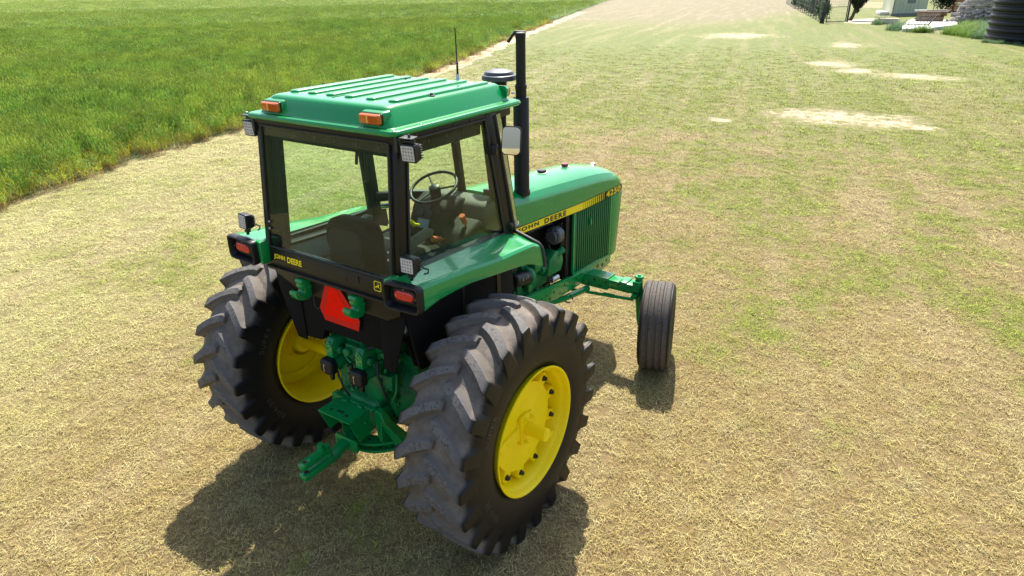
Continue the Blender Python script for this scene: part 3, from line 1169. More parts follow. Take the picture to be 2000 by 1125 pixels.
# ---------------- front wheels
FX, FY, FZ = 1.171, 2.708, .462
def front_tyre():
    m = MB()
    half = []
    W_ = 1.46
    gr = [(.0, .455), (.010, .457), (.016, .470), (.034, .471), (.040, .455), (.052, .454), (.058, .468), (.078, .466), (.088, .458), (.092, .448), (.098, .45)]
    h = gr + [(.106, .435), (.111, .40), (.112, .36), (.108, .31), (.098, .265), (.088, .235)]
    h = [(u * W_, r) for u, r in h]
    m.lathe([(-u, r) for u, r in h[::-1]] + h[1:], 'x', n=96)
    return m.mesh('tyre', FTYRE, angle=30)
ftyre_me = front_tyre()
fr = MB()
fr.lathe([(-.088, .237), (-.098, .246), (-.102, .243), (-.09, .225), (-.07, .212), (-.03, .19), (.03, .19), (.07, .212), (.09, .225), (.102, .243), (.098, .246), (.088, .237)], 'x', n=64)
fr.lathe([(.03, .19), (.045, .15), (.035, .10), (.05, .09), (.05, .0)], 'x', n=40)
fr.lathe([(.05, .055), (.10, .05), (.115, .04), (.118, .0)], 'x', n=32)
for k in range(6):
    a = k * math.pi / 3
    fr.cyl((.03, .075 * math.cos(a), .075 * math.sin(a)), (.066, .075 * math.cos(a), .075 * math.sin(a)), .011, 6)
frim_me = fr.mesh('rim', YELLOW, angle=30)
for s in (1, -1):
    w = empty('front_wheel', (s * FX, FY, FZ), T, rot=(0, R(-1.2) * s, R(17)))
    link('tyre', ftyre_me, w)
    link('rim', frim_me, w, rot=(0, 0, 0 if s > 0 else math.pi)).scale = (1.15, 1, 1)

# ---------------- front axle
fa = MB()
fa.b2((-.62, 2.62, .765), (.62, 2.80, .90))
for s in (1, -1):
    fa.b2((s * .56, 2.635, .785), (s * .91, 2.785, .885))
    fa.b2((s * .74, 2.628, .885), (s * .83, 2.79, .898))
axle = fa.build('front_axle', GREEN, T, bevel=.008)
hb = MB()
for s in (1, -1):
    for k in range(8):
        x = s * (.40 + k * .068)
        for z in (.80, .86):
            if k % 2 == (z > .83):
                hb.cyl((x, 2.624 if k < 4 else 2.636, z), (x, 2.612 if k < 4 else 2.626, z), .011, 10)
hb.build('axle_bolts', DARKSTEEL, axle)
for s in (1, -1):
    k = MB()
    k.tube([(s * .935, 2.71, .955), (s * .94, 2.71, .80), (s * .955, 2.71, .62), (s * .985, 2.71, .46)], [.036, .042, .034, .045], 14)
    k.cyl((s * .935, 2.71, .95), (s * .935, 2.71, .975), .046, 14)
    k.cyl((s * .935, 2.71, .97), (s * .935, 2.71, .988), .02, 6)
    k.box((s * .935, 2.66, .87), (.075, .06, .12))
    k.box((s * .938, 2.63, .78), (.06, .11, .04))
    k.tube([(s * .97, 2.71, .462), (s * 1.12, 2.71, .462)], [.06, .045], 14)
    k.build('steering_knuckle', GREEN, axle, bevel=.003, seg=1)
    t = MB()
    t.tube([(s * .93, 2.60, .745), (s * .72, 2.585, .735), (s * .16, 2.56, .70)], .017, 10)
    t.tube([(s * .60, 2.582, .733), (s * .72, 2.585, .736)], .023, 10)
    t.build('tie_rod', GREEN, axle)
    d = MB()
    d.tube([(s * .40, 2.6, .75), (s * .30, 2.25, .74), (s * .22, 1.7, .84)], .035, 8)
    d.build('radius_rod', GREEN, axle)
hz = MB()
hz.tube([(.34 + .045 * math.cos(a), 2.28 + .03 * math.sin(a), .735 + .03 * math.sin(a)) for a in np.linspace(0, 5.4, 14)], .008, 6)
hz.build('hydraulic_line', ALU, axle)

# ---------------- side rails
for s in (-1, 1):
    ra = MB()
    ra.prism([(1.30, .98), (2.04, .825), (3.05, .768), (3.27, .80), (3.29, .90), (2.42, .950), (1.55, 1.06), (1.30, 1.10)], 'x', s * .29, s * .335)
    rail = ra.build('side_rail', GREEN, T, bevel=.006)
h = MB()
for s in (1, -1):
    for (y, z, r) in ((1.75, .945, .013), (1.83, .95, .011), (1.9, .885, .018), (1.98, .93, .012), (2.2, .93, .012), (2.3, .915, .011), (2.45, .905, .014), (2.68, .89, .018), (2.95, .87, .024), (3.07, .845, .022), (2.95, .80, .02), (3.17, .865, .016), (2.1, .87, .01), (2.55, .92, .011)):
        h.cyl((s * .33, y, z), (s * .3365, y, z), r, 14)
h.build('rail_holes', DECALB, rail)

# ---------------- hood
def zsb(y): return I(y, [1.20, 1.26, 2.56, 3.55], [1.750, 1.745, 1.637, 1.602])
def zst(y): return I(y, [1.20, 1.26, 2.557, 3.51], [1.812, 1.807, 1.712, 1.686])
def zcr(y): return I(y, [1.2, 1.35, 3.0, 3.37, 3.47, 3.53], [2.06, 2.035, 1.86, 1.795, 1.75, 1.70])
def ztp(y): return I(y, [1.2, 1.6, 2.1, 2.75, 3.07, 3.3, 3.42, 3.50, 3.535], [2.125, 2.10, 2.06, 2.0, 1.955, 1.905, 1.86, 1.80, 1.74])
ho = MB()
rings = []
for y in (1.20, 1.5, 1.8, 2.1, 2.4, 2.7, 2.95, 3.15, 3.3, 3.38, 3.44, 3.49, 3.52, 3.535):
    q = I(y, [3.3, 3.49, 3.535], [1, .98, .94])
    zb, zc, zt = zsb(y), zcr(y), ztp(y)
    half = [(.328, zb), (.331, zb + .5 * (zc - zb)), (.328, zc - .055), (.320, zc - .025), (.303, zc + .003), (.275, zc + (zt - zc) * .42), (.22, zc + (zt - zc) * .70), (.13, zc + (zt - zc) * .92), (.05, zt - .001)]
    rings.append([(x * q, y, z) for x, z in half] + [(-x * q, y, z) for x, z in half[::-1]])
ho.loft(rings, True, True)
hood = ho.build('hood', GREEN, T, angle=26)
st = MB()
sb = MB()
def strip(mb, y0, y1, n=8, x=.3335, pad=0.0, mi=0):
    for s in (1, -1):
        vs, fs = [], []
        for k in range(n + 1):
            y = y0 + (y1 - y0) * k / n
            xx = x * I(y, [3.3, 3.49, 3.535], [1, .98, .94])
            vs += [(s * (xx - .0035), y, zsb(y) + pad), (s * xx, y, zsb(y) + pad), (s * xx, y, zst(y) - pad), (s * (xx - .0035), y, zst(y) - pad)]
            if k:
                o = 4 * (k - 1)
                fs += [(o + i, o + i + 1, o + i + 5, o + i + 4) for i in range(3)]
        mb.add(vs, fs, mi)
strip(st, 1.22, 3.06, 16)
strip(sb, 1.215, 3.0, 16, .3325, -.006)
for k in range(12):                      # bars that grow from thin to thick towards the front
    t = k / 11
    w = .006 + .030 * t
    yc = 2.565 + k * .0435
    strip(sb, yc, yc + w, 1, .3345)
strip(sb, 3.055, 3.512, 6, .3345)
st.build('yellow_stripe', STRIPE, hood, smooth=False)
sb.build('black_stripe', DECALB, hood, smooth=False)
def side_text(s, y0, y1, lo, hi, name, m, bold, x, shear=0.0, space=1.0):
    uv, fs = text_uv(s, bold, shear, space)
    for sg in (1, -1):
        t = MB()
        vs = []
        for (p, q) in uv:
            y = y0 + (y1 - y0) * (p if sg > 0 else 1 - p)
            b, tp = zsb(y), zst(y)
            vs.append((sg * x * I(y, [3.3, 3.49, 3.535], [1, .98, .94]), y, b + (tp - b) * (lo + (hi - lo) * q)))
        t.add(vs, fs)
        t.build(name, m, hood, smooth=False, weld=False)
side_text('JOHN', 1.335, 1.690, .13, .87, 'stripe_lettering', DECALB, .05, .3350, space=1.28)
side_text('DEERE', 1.785, 2.200, .13, .87, 'stripe_lettering', DECALB, .05, .3350, space=1.28)
side_text('4250', 3.085, 3.452, .08, .94, 'number_lettering', STRIPE, .022, .3362, space=1.12)
def hood_cap(y, r, h, m, name):
    c = MB()
    z = ztp(y)
    c.lathe([(z - .02, r * 1.35), (z + .004, r * 1.35), (z + .006, r * 1.05)], 'z', (0, y, 0), 20)
    o = c.build(name + '_seat', CHROME, hood)
    c = MB()
    c.lathe([(z + .002, r), (z + h * .8, r), (z + h, r * .85), (z + h, 0)], 'z', (0, y, 0), 20)
    c.build(name, m, hood)
hood_cap(2.285, .046, .028, PLASTIC, 'filler_cap')
hood_cap(2.75, .036, .034, REDCAP, 'radiator_cap')
c = MB()
c.prism([(3.36, 1.885), (3.43, 1.862), (3.44, 1.88), (3.40, 1.905)], 'x', -.02, .02)
c.build('hood_latch', CHROME, hood, bevel=.004)
c = MB()
c.prism([(1.18, 2.10), (1.36, 2.095), (1.33, 2.13), (1.18, 2.16)], 'x', .08, .24)
c.build('cowl_vent', PLASTIC, hood, bevel=.01)

# ---------------- grille side panels and nose
for s in (-1, 1):
    gp = MB()
    for (y0, y1) in ((2.385, 2.42), (3.235, 3.27)):
        gp.prism([(y0, zsb(y0) - .006), (y1, zsb(y1) - .006), (y1, I(y1, [2.385, 3.27], [.945, .88])), (y0, I(y0, [2.385, 3.27], [.945, .88]))], 'x', s * .30, s * .326)
    for (za, zb_) in ((0, .03),):
        gp.prism([(2.385, .945), (3.27, .88), (3.27, .91), (2.385, .975)], 'x', s * .30, s * .3255)
    grille = gp.build('grille_panel', GREEN, T, bevel=.003, seg=1)
    m = MB()
    m.prism([(2.385, zsb(2.385) - .008), (3.27, zsb(3.27) - .008), (3.27, .882), (2.385, .947)], 'x', s * .28, s * .301)
    m.build('grille_backing', MATTE, grille)
    for k in range(17):
        y = 2.447 + k * .0476
        m = MB()
        zt_, zb_ = zsb(y) - .008, I(y, [2.385, 3.27], [.945, .88]) + .03
        m.prism([(y - .013, zb_), (y + .009, zb_), (y + .009, zt_), (y - .013, zt_)], 'x', s * .302, s * .3235)
        m.build('grille_slat', SLATG, grille, bevel=.004, seg=1)
m = MB()
m.b2((.31, 2.72, 1.42), (.345, 2.75, 1.49))
m.build('panel_latch', GREEN, grille, bevel=.004)
ns = MB()
for s in (1, -1):
    ns.prism([(3.275, zsb(3.275) - .007), (3.515, zsb(3.515) - .007), (3.425, .905), (3.36, .872), (3.275, .878)], 'x', s * .27, s * .327)
ns.prism([(3.44, 1.60), (3.50, 1.60), (3.41, .89), (3.36, .89)], 'x', -.28, .28)
nose = ns.build('nose_panel', GREEN, T, bevel=.006)
g = MB()
for k in range(14):
    z = .93 + k * .047
    yy = I(z, [.89, 1.6], [3.412, 3.502])
    g.b2((-.25, yy - .02, z), (.25, yy + .006, z + .022))
g.build('front_grille', BLACK, nose)
rd = MB()
rd.b2((-.275, 2.44, .86), (.275, 3.36, 1.60))
rd.build('radiator_core', BLACK, T)

# ---------------- engine
en = MB()
en.b2((-.18, 1.20, .86), (.16, 2.20, 1.30))
en.b2((.15, 1.45, 1.02), (.25, 2.10, 1.22))
en.b2((-.16, 1.25, .70), (.16, 2.2, .86))
for k in range(7):
    en.box((.17, 1.33 + k * .11, 1.24), (.05, .05, .14))
    en.cyl((.2, 1.30 + k * .14, .95), (.225, 1.30 + k * .14, .95), .014, 6)
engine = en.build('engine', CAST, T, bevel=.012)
eh = MB()
eh.b2((-.17, 1.22, 1.302), (.13, 2.22, 1.60))
eh.b2((-.10, 2.0, .95), (.20, 2.27, 1.30))
eh.build('cylinder_head', MATTE, engine, bevel=.01)
sh = MB()
sh.b2((-.29, 2.285, .93), (.29, 2.40, 1.64))
sh.lathe([(2.22, .27), (2.29, .285), (2.29, .29)], 'y', (0, 0, 1.36), 40)
sh.build('fan_shroud', BLACK, engine, bevel=.008)
sh = MB()
sh.tube([(.285, 2.345 - .05 * math.cos(a), 1.31 + .32 * math.sin(a)) for a in np.linspace(-1.4, 1.3, 16)], .012, 8)
sh.build('shroud_hose', TRIM, engine)
mu = MB()
mu.cyl((.02, 1.40, 1.72), (.02, 2.25, 1.70), .105, 28, ch=.02)
mu.b2((-.28, 1.22, 1.62), (.28, 1.27, 1.80))
mu.build('muffler', BLACK, engine)
al = MB()
al.cyl((.265, 2.02, 1.49), (.265, 2.06, 1.49), .065, 26, ch=.01)
al.cyl((.265, 2.05, 1.49), (.265, 2.15, 1.485), .090, 28, ch=.012)
al.cyl((.265, 2.15, 1.485), (.265, 2.20, 1.485), .055, 24)
for k in range(9):
    a = 2 * math.pi * k / 9
    al.box((.265 + .07 * math.cos(a), 2.045, 1.49 + .07 * math.sin(a)), (.018, .03, .012), (0, a, 0))
al.build('alternator', ALU, engine)
bl = MB()
bl.tube([(.27, 2.235, 1.48 + .07), (.20, 2.24, 1.38), (.06, 2.24, 1.1), (-.06, 2.24, 1.12), (.02, 2.24, 1.5), (.27, 2.235, 1.57)], .01, 6)
bl.tube([(.22, 2.05, 1.40), (.25, 2.08, 1.30), (.24, 2.0, 1.2)], .009, 6)
bl.build('fan_belt', TRIM, engine)
ip = MB()
ip.prism([(1.86, 1.14), (2.12, 1.12), (2.16, 1.20), (2.14, 1.31), (2.02, 1.36), (1.90, 1.30)], 'x', .19, .33)
ip.cyl((.30, 2.08, 1.30), (.34, 2.15, 1.34), .036, 16, ch=.006)
ip.cyl((.26, 1.80, 1.22), (.26, 1.90, 1.22), .055, 18)
ip.cyl((.25, 1.62, 1.24), (.25, 1.86, 1.24), .035, 14)
ip.box((.285, 1.70, 1.30), (.06, .11, .10))
ip.box((.29, 1.57, 1.17), (.05, .07, .16))
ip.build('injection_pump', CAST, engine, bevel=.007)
of = MB()
of.cyl((.30, 1.29, 1.30), (.30, 1.53, 1.255), .066, 28, ch=.012)
filt = of.build('oil_filter', PLASTIC, engine)
of = MB()
for (y, h_) in ((1.36, .030), (1.41, .018), (1.44, .03)):
    of.add([(.3675, y, 1.29), (.3675, y + .018, 1.287), (.3675, y + .018, 1.287 + h_), (.3675, y, 1.29 + h_)], [(0, 1, 2, 3)])
of.build('filter_print', CHROME, filt, smooth=False)
of = MB()
of.lathe([(1.53, .0), (1.53, .085), (1.56, .095), (1.60, .08), (1.60, 0)], 'y', (.28, 0, 1.25), 24)
of.prism([(1.52, 1.12), (1.66, 1.10), (1.68, 1.30), (1.58, 1.38), (1.52, 1.34)], 'x', .16, .25)
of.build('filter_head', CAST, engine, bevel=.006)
so = MB()
so.cyl((.30, 1.98, 1.055), (.30, 2.10, 1.045), .034, 18, ch=.006)
so.cyl((.30, 2.0, 1.05), (.33, 2.0, 1.05), .02, 10)
so.build('starter_solenoid', CHROME, engine)
hs = MB()
hs.tube([(.27, 1.92, 1.17), (.30, 1.93, 1.12), (.30, 1.94, 1.05), (.30, 1.99, 1.04)], .014, 8)
hs.tube([(.25, 1.60, 1.56), (.27, 1.62, 1.50), (.27, 1.70, 1.42)], .02, 8)
hs.tube([(.18, 2.2, 1.56), (.22, 2.0, 1.62), (.20, 1.7, 1.62)], .012, 8)
hs.build('rubber_hose', TRIM, engine)
wf = MB()
wf.cyl((.25, 1.53, 1.46), (.24, 1.58, 1.62), .045, 20)
wf.build('fuel_filter', GREYCAP, engine)
for k in range(9):                       # injector lines, brackets and fittings along the block
    p = MB()
    y = 1.50 + .042 * k
    x = .22 + rng.uniform(0, .06)
    z = 1.34 + rng.uniform(-.04, .08)
    p.tube([(.24, 1.78 + .012 * k, 1.27), (x + .03, y + .05, z - .05), (x, y + rng.uniform(-.03, .03), z), (.16, y, 1.47)], .0065, 6)
    p.build('injector_line', CAST, engine)
fit = MB()
for k in range(70):
    y, z = rng.uniform(1.25, 2.0), rng.uniform(.98, 1.38)
    s = rng.uniform(.018, .05, 3)
    x = rng.uniform(.16, .27)
    if k % 3:
        fit.box((x, y, z), s, (rng.uniform(-.5, .5), 0, 0))
    else:
        fit.cyl((x - .03, y, z), (x + s[0], y, z), s[1] * .5, 8)
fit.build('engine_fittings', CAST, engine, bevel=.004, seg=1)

# ---------------- exhaust and air intake
EXX, EXY = .25, 1.535
ex = MB()
ex.lathe([(2.05, .067), (2.875, .067), (2.888, .060), (2.89, .044)], 'z', (EXX, EXY, 0), 36)
ex.lathe([(2.88, .046), (2.955, .046), (2.965, .050), (2.985, .050), (2.992, .0415), (3.345, .040), (3.36, .043), (3.385, .043), (3.388, .038), (3.36, .036)], 'z', (EXX, EXY, 0), 36)
ex.lathe([(ztp(1.53) - .06, .074), (ztp(1.53) - .02, .074), (ztp(1.53) - .015, .068)], 'z', (EXX, EXY, 0), 30)
exh = ex.build('exhaust_stack', STACK, T)
rc = MB()
rc.prism([(-.018, 0), (.018, 0), (.018, .02), (-.018, .02)], 'x', -.05, .05)
d = Vector((-.72, -.45, 0)).normalized()
sx_ = Vector((-d.y, d.x, 0))
rc = MB()
A = Vector((EXX, EXY, 3.40))
pf = [(.045, -.012), (.045, .004), (-.02, .010), (-.05, .008), (-.115, -.075), (-.09, -.085), (-.052, -.028), (-.03, -.012)]
for wd in (.020,):
    vs = [A + d * (-a) + Vector((0, 0, b)) + sx_ * wd for a, b in pf] + [A + d * (-a) + Vector((0, 0, b)) - sx_ * wd for a, b in pf]
    n = len(pf)
    rc.add(vs, [tuple(range(n)), tuple(range(n, 2 * n))[::-1]] + [(i, (i + 1) % n, n + (i + 1) % n, n + i) for i in range(n)])
rc.build('rain_cap_weight', STACK, exh, bevel=.004)
rc = MB()
rc.lathe([(3.389, .0), (3.389, .045), (3.397, .045), (3.402, .0)], 'z', (EXX, EXY, 0), 30)
rc.build('rain_cap', CHROME, exh)
rc = MB()
rc.cyl((EXX - .04, EXY - .04, 2.925), (EXX - .055, EXY - .06, 2.925), .008, 8)
rc.build('clamp_bolt', CHROME, exh)
PX, PY = .04, 1.52
ac = MB()
ac.lathe([(2.02, .055), (3.0, .055), (3.02, .062)], 'z', (PX, PY, 0), 28)
ac.lathe([(2.96, .064), (3.03, .064), (3.03, .05)], 'z', (PX, PY, 0), 28)
intake = ac.build('air_intake', STACK, T)
ac = MB()
ac.lathe([(3.03, .05), (3.015, .14), (3.022, .147), (3.055, .143), (3.062, .128), (3.075, .124), (3.085, .115), (3.10, .07), (3.107, 0)], 'z', (PX, PY, 0), 40)
ac.build('intake_cap', GREYCAP, intake, angle=25)
ac = MB()
ac.lathe([(2.945, .066), (2.96, .066)], 'z', (PX, PY, 0), 28)
ac.build('hose_clamp', CHROME, intake)

# ---------------- cab roof
ro = MB()
rs = []
for (hx, y0, y1, rad, z) in ((.62, -.40, .84, .05, 2.950), (.672, -.452, .888, .05, 2.950), (.682, -.462, .898, .055, 2.958), (.684, -.464, .900, .056, 2.970), (.678, -.458, .894, .055, 2.982), (.664, -.446, .882, .05, 2.988), (.645, -.432, .870, .05, 2.984), (.622, -.418, .858, .05, 2.983), (.606, -.408, .850, .045, 2.988), (.600, -.404, .848, .045, 2.998), (.580, -.388, .840, .05, 3.032), (.548, -.358, .826, .055, 3.080), (.540, -.350, .820, .055, 3.090), (.526, -.336, .810, .055, 3.0985), (.505, -.318, .797, .05, 3.1015), (.45, -.28, .76, .08, 3.1035), (.2, -.1, .55, .06, 3.105)):
    rs.append(rrect(hx, y0, y1, rad, z, 7))
ro.loft(rs, True, True)
roof = ro.build('cab_roof', GREEN, T, angle=35)
for x in (-.452, -.275, -.10, .072, .262, .452):
    rb = MB()
    rr = []
    for (hw, ins, z) in ((.043, 0, 3.098), (.040, .006, 3.111), (.034, .013, 3.116), (.02, .03, 3.1175)):
        rr.append(rrect(hw, -.235 + ins, .765 - ins, hw * .98, z, 6, cx=x))
    rb.loft(rr, True, True)
    rb.build('roof_rib', GREEN, roof, angle=40)
sm = MB()
sm.b2((-.016, -.27, 3.10), (-.013, .76, 3.1062))
sm.build('roof_seam', BLACK, roof)
for (x, y) in ((-.185, .62), (.50, .10), (-.53, .12)):
    b = MB()
    b.lathe([(3.095, .022), (3.107, .022), (3.109, .012), (3.118, .011), (3.122, .006), (3.122, 0)], 'z', (x, y, 0), 14)
    b.build('roof_bolt', DARKSTEEL, roof)
for (x, y) in ((.672, -.452), (.66, -.2), (-.672, -.452)):
    b = MB()
    b.lathe([(2.978, .014), (2.988, .012), (2.992, .006), (2.992, 0)], 'z', (x, y, 0), 12)
    b.build('roof_bolt', GREEN, roof)
an = MB()
an.tube([(.175, .79, 3.145), (.175, .79, 3.225), (.174, .79, 3.23), (.172, .788, 3.46)], [.0085, .0075, .0052, .0042], 10)
an.tube([(.172, .788, 3.455), (.172, .788, 3.465)], .006, 8)
ant = an.build('antenna', PLASTIC, roof)
an = MB()
an.lathe([(3.095, .022), (3.11, .018), (3.125, .012), (3.146, .010)], 'z', (.175, .79, 0), 14)
an.build('antenna_base', CHROME, ant)
def amber(x, y, z, yaw, tilt=0.0):
    pod = MB()
    pod.loft([[(p[0], 0.035, p[1]) for p in rr2(0, 0, .108, .046, .03)], [(p[0], -.006, p[1]) for p in rr2(0, 0, .098, .042, .025)], [(p[0], -.018, p[1]) for p in rr2(0, 0, .092, .037, .02)]])
    o = pod.build('amber_light', GREEN, roof, loc=(x, y, z), rot=(tilt, 0, yaw), angle=40)
    g_ = MB()
    g_.prism(rr2(0, 0, .088, .034, .012), 'y', -.028, -.018)
    g_.build('lamp_gasket', DECALB, o, bevel=.002, seg=1)
    l = MB()
    l.loft([[(p[0], -.024, p[1]) for p in rr2(0, 0, .084, .031, .012)], [(p[0], -.046, p[1]) for p in rr2(0, 0, .082, .029, .012)], [(p[0], -.054, p[1]) for p in rr2(0, 0, .074, .023, .012)]])
    for k in range(14):
        xx = .004 + k * .0053
        l.b2((xx, -.0558, -.021), (xx + .0025, -.05, .021))
    l.build('amber_lens', AMBER, o, angle=40)
    l = MB()
    l.lathe([(-.0545, .006), (-.0562, .004), (-.0565, 0)], 'y', (-.010, 0, .012), 10)
    l.lathe([(-.0545, .006), (-.0562, .004), (-.0565, 0)], 'y', (-.010, 0, -.012), 10)
    l.b2((-.014, -.0556, -.022), (-.006, -.053, .022))
    l.build('lens_reflector', AMBERLIT, o)
amber(-.455, -.378, 3.033, 0)
amber(.455, -.378, 3.033, 0)
amber(.50, .835, 3.04, math.pi)
amber(-.50, .835, 3.04, math.pi)

# ---------------- cab frame
fm = MB()
def post(pa, pb, sx, sy, mi=0):
    pa, pb = Vector(pa), Vector(pb)
    fm.loft([[pa + Vector((a * sx / 2, b * sy / 2, 0)) for a, b in ((-1, -1), (1, -1), (1, 1), (-1, 1))], [pb + Vector((a * sx / 2, b * sy / 2, 0)) for a, b in ((-1, -1), (1, -1), (1, 1), (-1, 1))]], True, True, mi)
for s in (1, -1):
    post((s * .615, -.362, 2.95), (s * .625, -.457, 2.03), .065, .085)        # rear corner posts
    post((s * .632, .52, 2.95), (s * .645, .60 if s < 0 else .72, 1.96), .045, .13)           # pillars behind the corner panes
    fm.prism([(-.40, 2.905), (.60, 2.905), (.60, 2.953), (-.40, 2.953)], 'x', s * .612, s * .652)
    fm.prism([(-.49, 2.025), (.74, 1.985), (.74, 2.035), (-.49, 2.078)] if s > 0 else [(-.49, 2.025), (.54, 1.99), (.54, 2.04), (-.49, 2.078)], 'x', s * .615, s * .662)
fm.b2((-.645, -.418, 2.895), (.645, -.335, 2.953))
fm.b2((-.645, -.426, 2.922), (.645, -.41, 2.951))
fm.b2((-.61, .40, 2.88), (.61, .84, 2.951))
post((.03, .86, 2.93), (.0, 1.01, 2.06), .055, .06)
post((.40, .83, 2.93), (.40, .96, 2.06), .11, .06)
fm.tube([(.655, .70, 2.06), (.60, .84, 2.07), (.48, .93, 2.08), (.2, .985, 2.09), (0, 1.0, 2.10), (-.25, .94, 2.12), (-.45, .80, 2.13), (-.62, .60, 2.13)], .045, 10)
frame = fm.build('cab_frame', BLACK, T, bevel=.008)
# bolt heads along the headers and posts
bm_ = MB()
for k in range(7):
    x = -.50 + k * .165
    bm_.cyl((x, -.416, 2.908), (x, -.423, 2.908), .008, 10)
for k in range(5):
    y = -.24 + k * .18
    bm_.cyl((.65, y, 2.93), (.657, y, 2.93), .008, 10)
bm_.build('frame_bolts', DARKSTEEL, frame)
inner = MB()   # dark perforated head lining band seen behind the top of the panes
inner.prism([(-.36, 2.80), (.48, 2.80), (.48, 2.905), (-.36, 2.905)], 'x', .555, .60)
inner.prism([(-.36, 2.80), (.40, 2.80), (.40, 2.905), (-.36, 2.905)], 'x', -.60, -.555)
inner.b2((-.57, -.36, 2.80), (.57, -.325, 2.905))
inner.b2((-.60, -.36, 2.86), (.60, .80, 2.905))
inner.prism([(-.43, 2.02), (-.38, 2.02), (-.30, 2.85), (-.35, 2.85)], 'x', -.612, -.52)
inner.build('head_lining', LINING, frame, bevel=.006)
lb = MB()
for k in range(6):
    lb.cyl((-.50 + k * .19, -.361, 2.852), (-.50 + k * .19, -.369, 2.852), .009, 10)
for k in range(5):
    lb.cyl((.60, -.26 + k * .18, 2.86), (.607, -.26 + k * .18, 2.86), .009, 10)
lb.build('lining_bolts', DARKSTEEL, frame)

# ---------------- panes
def pane(name, quad, t=.005, parent=T):
    q = [Vector(p) for p in quad]
    nrm = (q[1] - q[0]).cross(q[2] - q[0]).normalized() * t
    m = MB()
    m.add(q + [p + nrm for p in q], [(0, 1, 2, 3), (7, 6, 5, 4), (0, 4, 5, 1), (1, 5, 6, 2), (2, 6, 7, 3), (3, 7, 4, 0)])
    return m.build(name, GLASS, parent, smooth=False)
rw = pane('rear_window', [(-.588, -.413, 2.905), (.588, -.413, 2.905), (.600, -.503, 2.058), (-.600, -.503, 2.058)])
sw = pane('side_window', [(.645, -.325, 2.91), (.645, .462, 2.91), (.656, .655, 2.03), (.656, -.41, 2.07)])
pane('door_window', [(-.645, -.325, 2.91), (-.645, .462, 2.91), (-.656, .54, 2.03), (-.656, -.41, 2.07)])
wsm = MB()
top = [(.646, .585), (.625, .68), (.58, .76), (.49, .815), (.30, .85), (0, .868), (-.30, .85), (-.49, .815), (-.58, .76), (-.625, .68), (-.646, .585)]
bot = [(.662, .785), (.648, .86), (.61, .92), (.52, .965), (.32, 1.0), (0, 1.025), (-.32, 1.0), (-.52, .965), (-.61, .90), (-.648, .80), (-.662, .665)]
wsm.loft([[(x, y, 2.915) for x, y in top], [(x, y, 2.03) for x, y in bot]], False, False)
ws = wsm.build('windshield', GLASS, T, solid=.005, angle=60)
e = MB()
e.tube([(.655, .575, 2.92), (.671, .775, 2.03)], .012, 8)
e.tube([(.50, .825, 2.92), (.535, .97, 2.03)], .013, 8)
e.tube([(x, y, 2.03) for x, y in bot[:6]], .012, 8)
e.tube([(.40, .90, 2.45), (.47, .90, 2.3), (.50, .95, 2.05)], .006, 6)
e.build('window_seal', TRIM, ws)
wp = MB()
wp.tube([(.46, .885, 2.66), (.485, .915, 2.45), (.49, .965, 2.12)], .007, 6)
wp.tube([(.43, .875, 2.70), (.50, .96, 2.16)], .005, 6)
wp.build('wiper', PLASTIC, ws)
sd_ = MB()      # gasket around side and rear panes
for q in ([(.652, -.325, 2.91), (.652, .462, 2.91), (.663, .655, 2.03), (.663, -.41, 2.07)], [(-.588, -.42, 2.905), (.588, -.42, 2.905), (.600, -.51, 2.058), (-.600, -.51, 2.058)]):
    qq = [Vector(p) for p in q]
    for i in range(4):
        sd_.tube([qq[i], qq[(i + 1) % 4]], .008, 6)
sd_.build('window_gasket', TRIM, frame)
bt = MB()
for s in (-1, 1):
    for z in (2.24, 2.19):
        y = I(z, [2.058, 2.905], [-.513, -.423])
        bt.lathe([(y + .002, .009), (y - .004, .007), (y - .006, 0)], 'y', (s * .575, 0, z), 12)
bt.build('glass_bolts', CHROME, rw)
wl = MB()
wl.tube([(.20, -.30, 2.84), (.17, -.29, 2.75), (.155, -.285, 2.70)], .010, 6)
wl.build('coat_hook', PLASTIC, frame)
gh = MB()
gh.tube([(-.57, .47, 2.62), (-.54, .46, 2.60), (-.54, .45, 2.32), (-.57, .46, 2.30)], .012, 8)
gh.build('grab_handle', PLASTIC, frame)

# ---------------- lower cab body
bo = MB()
bo.prism([(-.525, 1.90), (-.512, 2.048), (-.46, 2.055), (-.46, 1.90)], 'x', -.655, .655)
bo.b2((-.64, -.52, 1.955), (.64, -.50, 1.975))
bo.b2((-.63, -.545, 1.893), (.63, -.47, 1.915))
rp = bo.build('rear_panel', PANEL, T, bevel=.006)
lo_ = MB()
lo_.prism([(-.60, 1.90), (.62, 1.90), (.62, 1.80), (.50, 1.74), (-.34, 1.74), (-.60, 1.84)], 'y', -.49, -.47)
lo_.build('lower_rear_panel', PANEL, T, bevel=.004)
ap = MB()
ap.prism([(-.52, 1.92), (.52, 1.92), (.46, 1.46), (.20, 1.46), (-.20, 1.46), (-.24, 1.36), (-.44, 1.34)], 'y', -.455, -.40)
ap.b2((-.36, -.40, 1.46), (.42, .95, 1.92))
for s in (1, -1):
    ap.prism([(-.47, 2.03), (.74, 1.98), (.80, 1.50), (.55, 1.28), (-.05, 1.30), (-.36, 1.34), (-.47, 1.85)] if s > 0 else [(-.47, 2.03), (.46, 1.99), (.46, 1.72), (.80, 1.66), (.80, 1.50), (.55, 1.28), (-.05, 1.30), (-.36, 1.34), (-.47, 1.85)], 'x', s * .615, s * .645)
    ap.prism([(-.40, 1.90), (.60, 1.90), (.45, 1.18), (-.20, 1.22)], 'x', s * .42, s * .45)
    ap.prism([(s * .40, 1.93), (s * .645, 1.93), (s * .63, 1.72), (s * .50, 1.32), (s * .40, 1.32)], 'y', -.468, -.456)
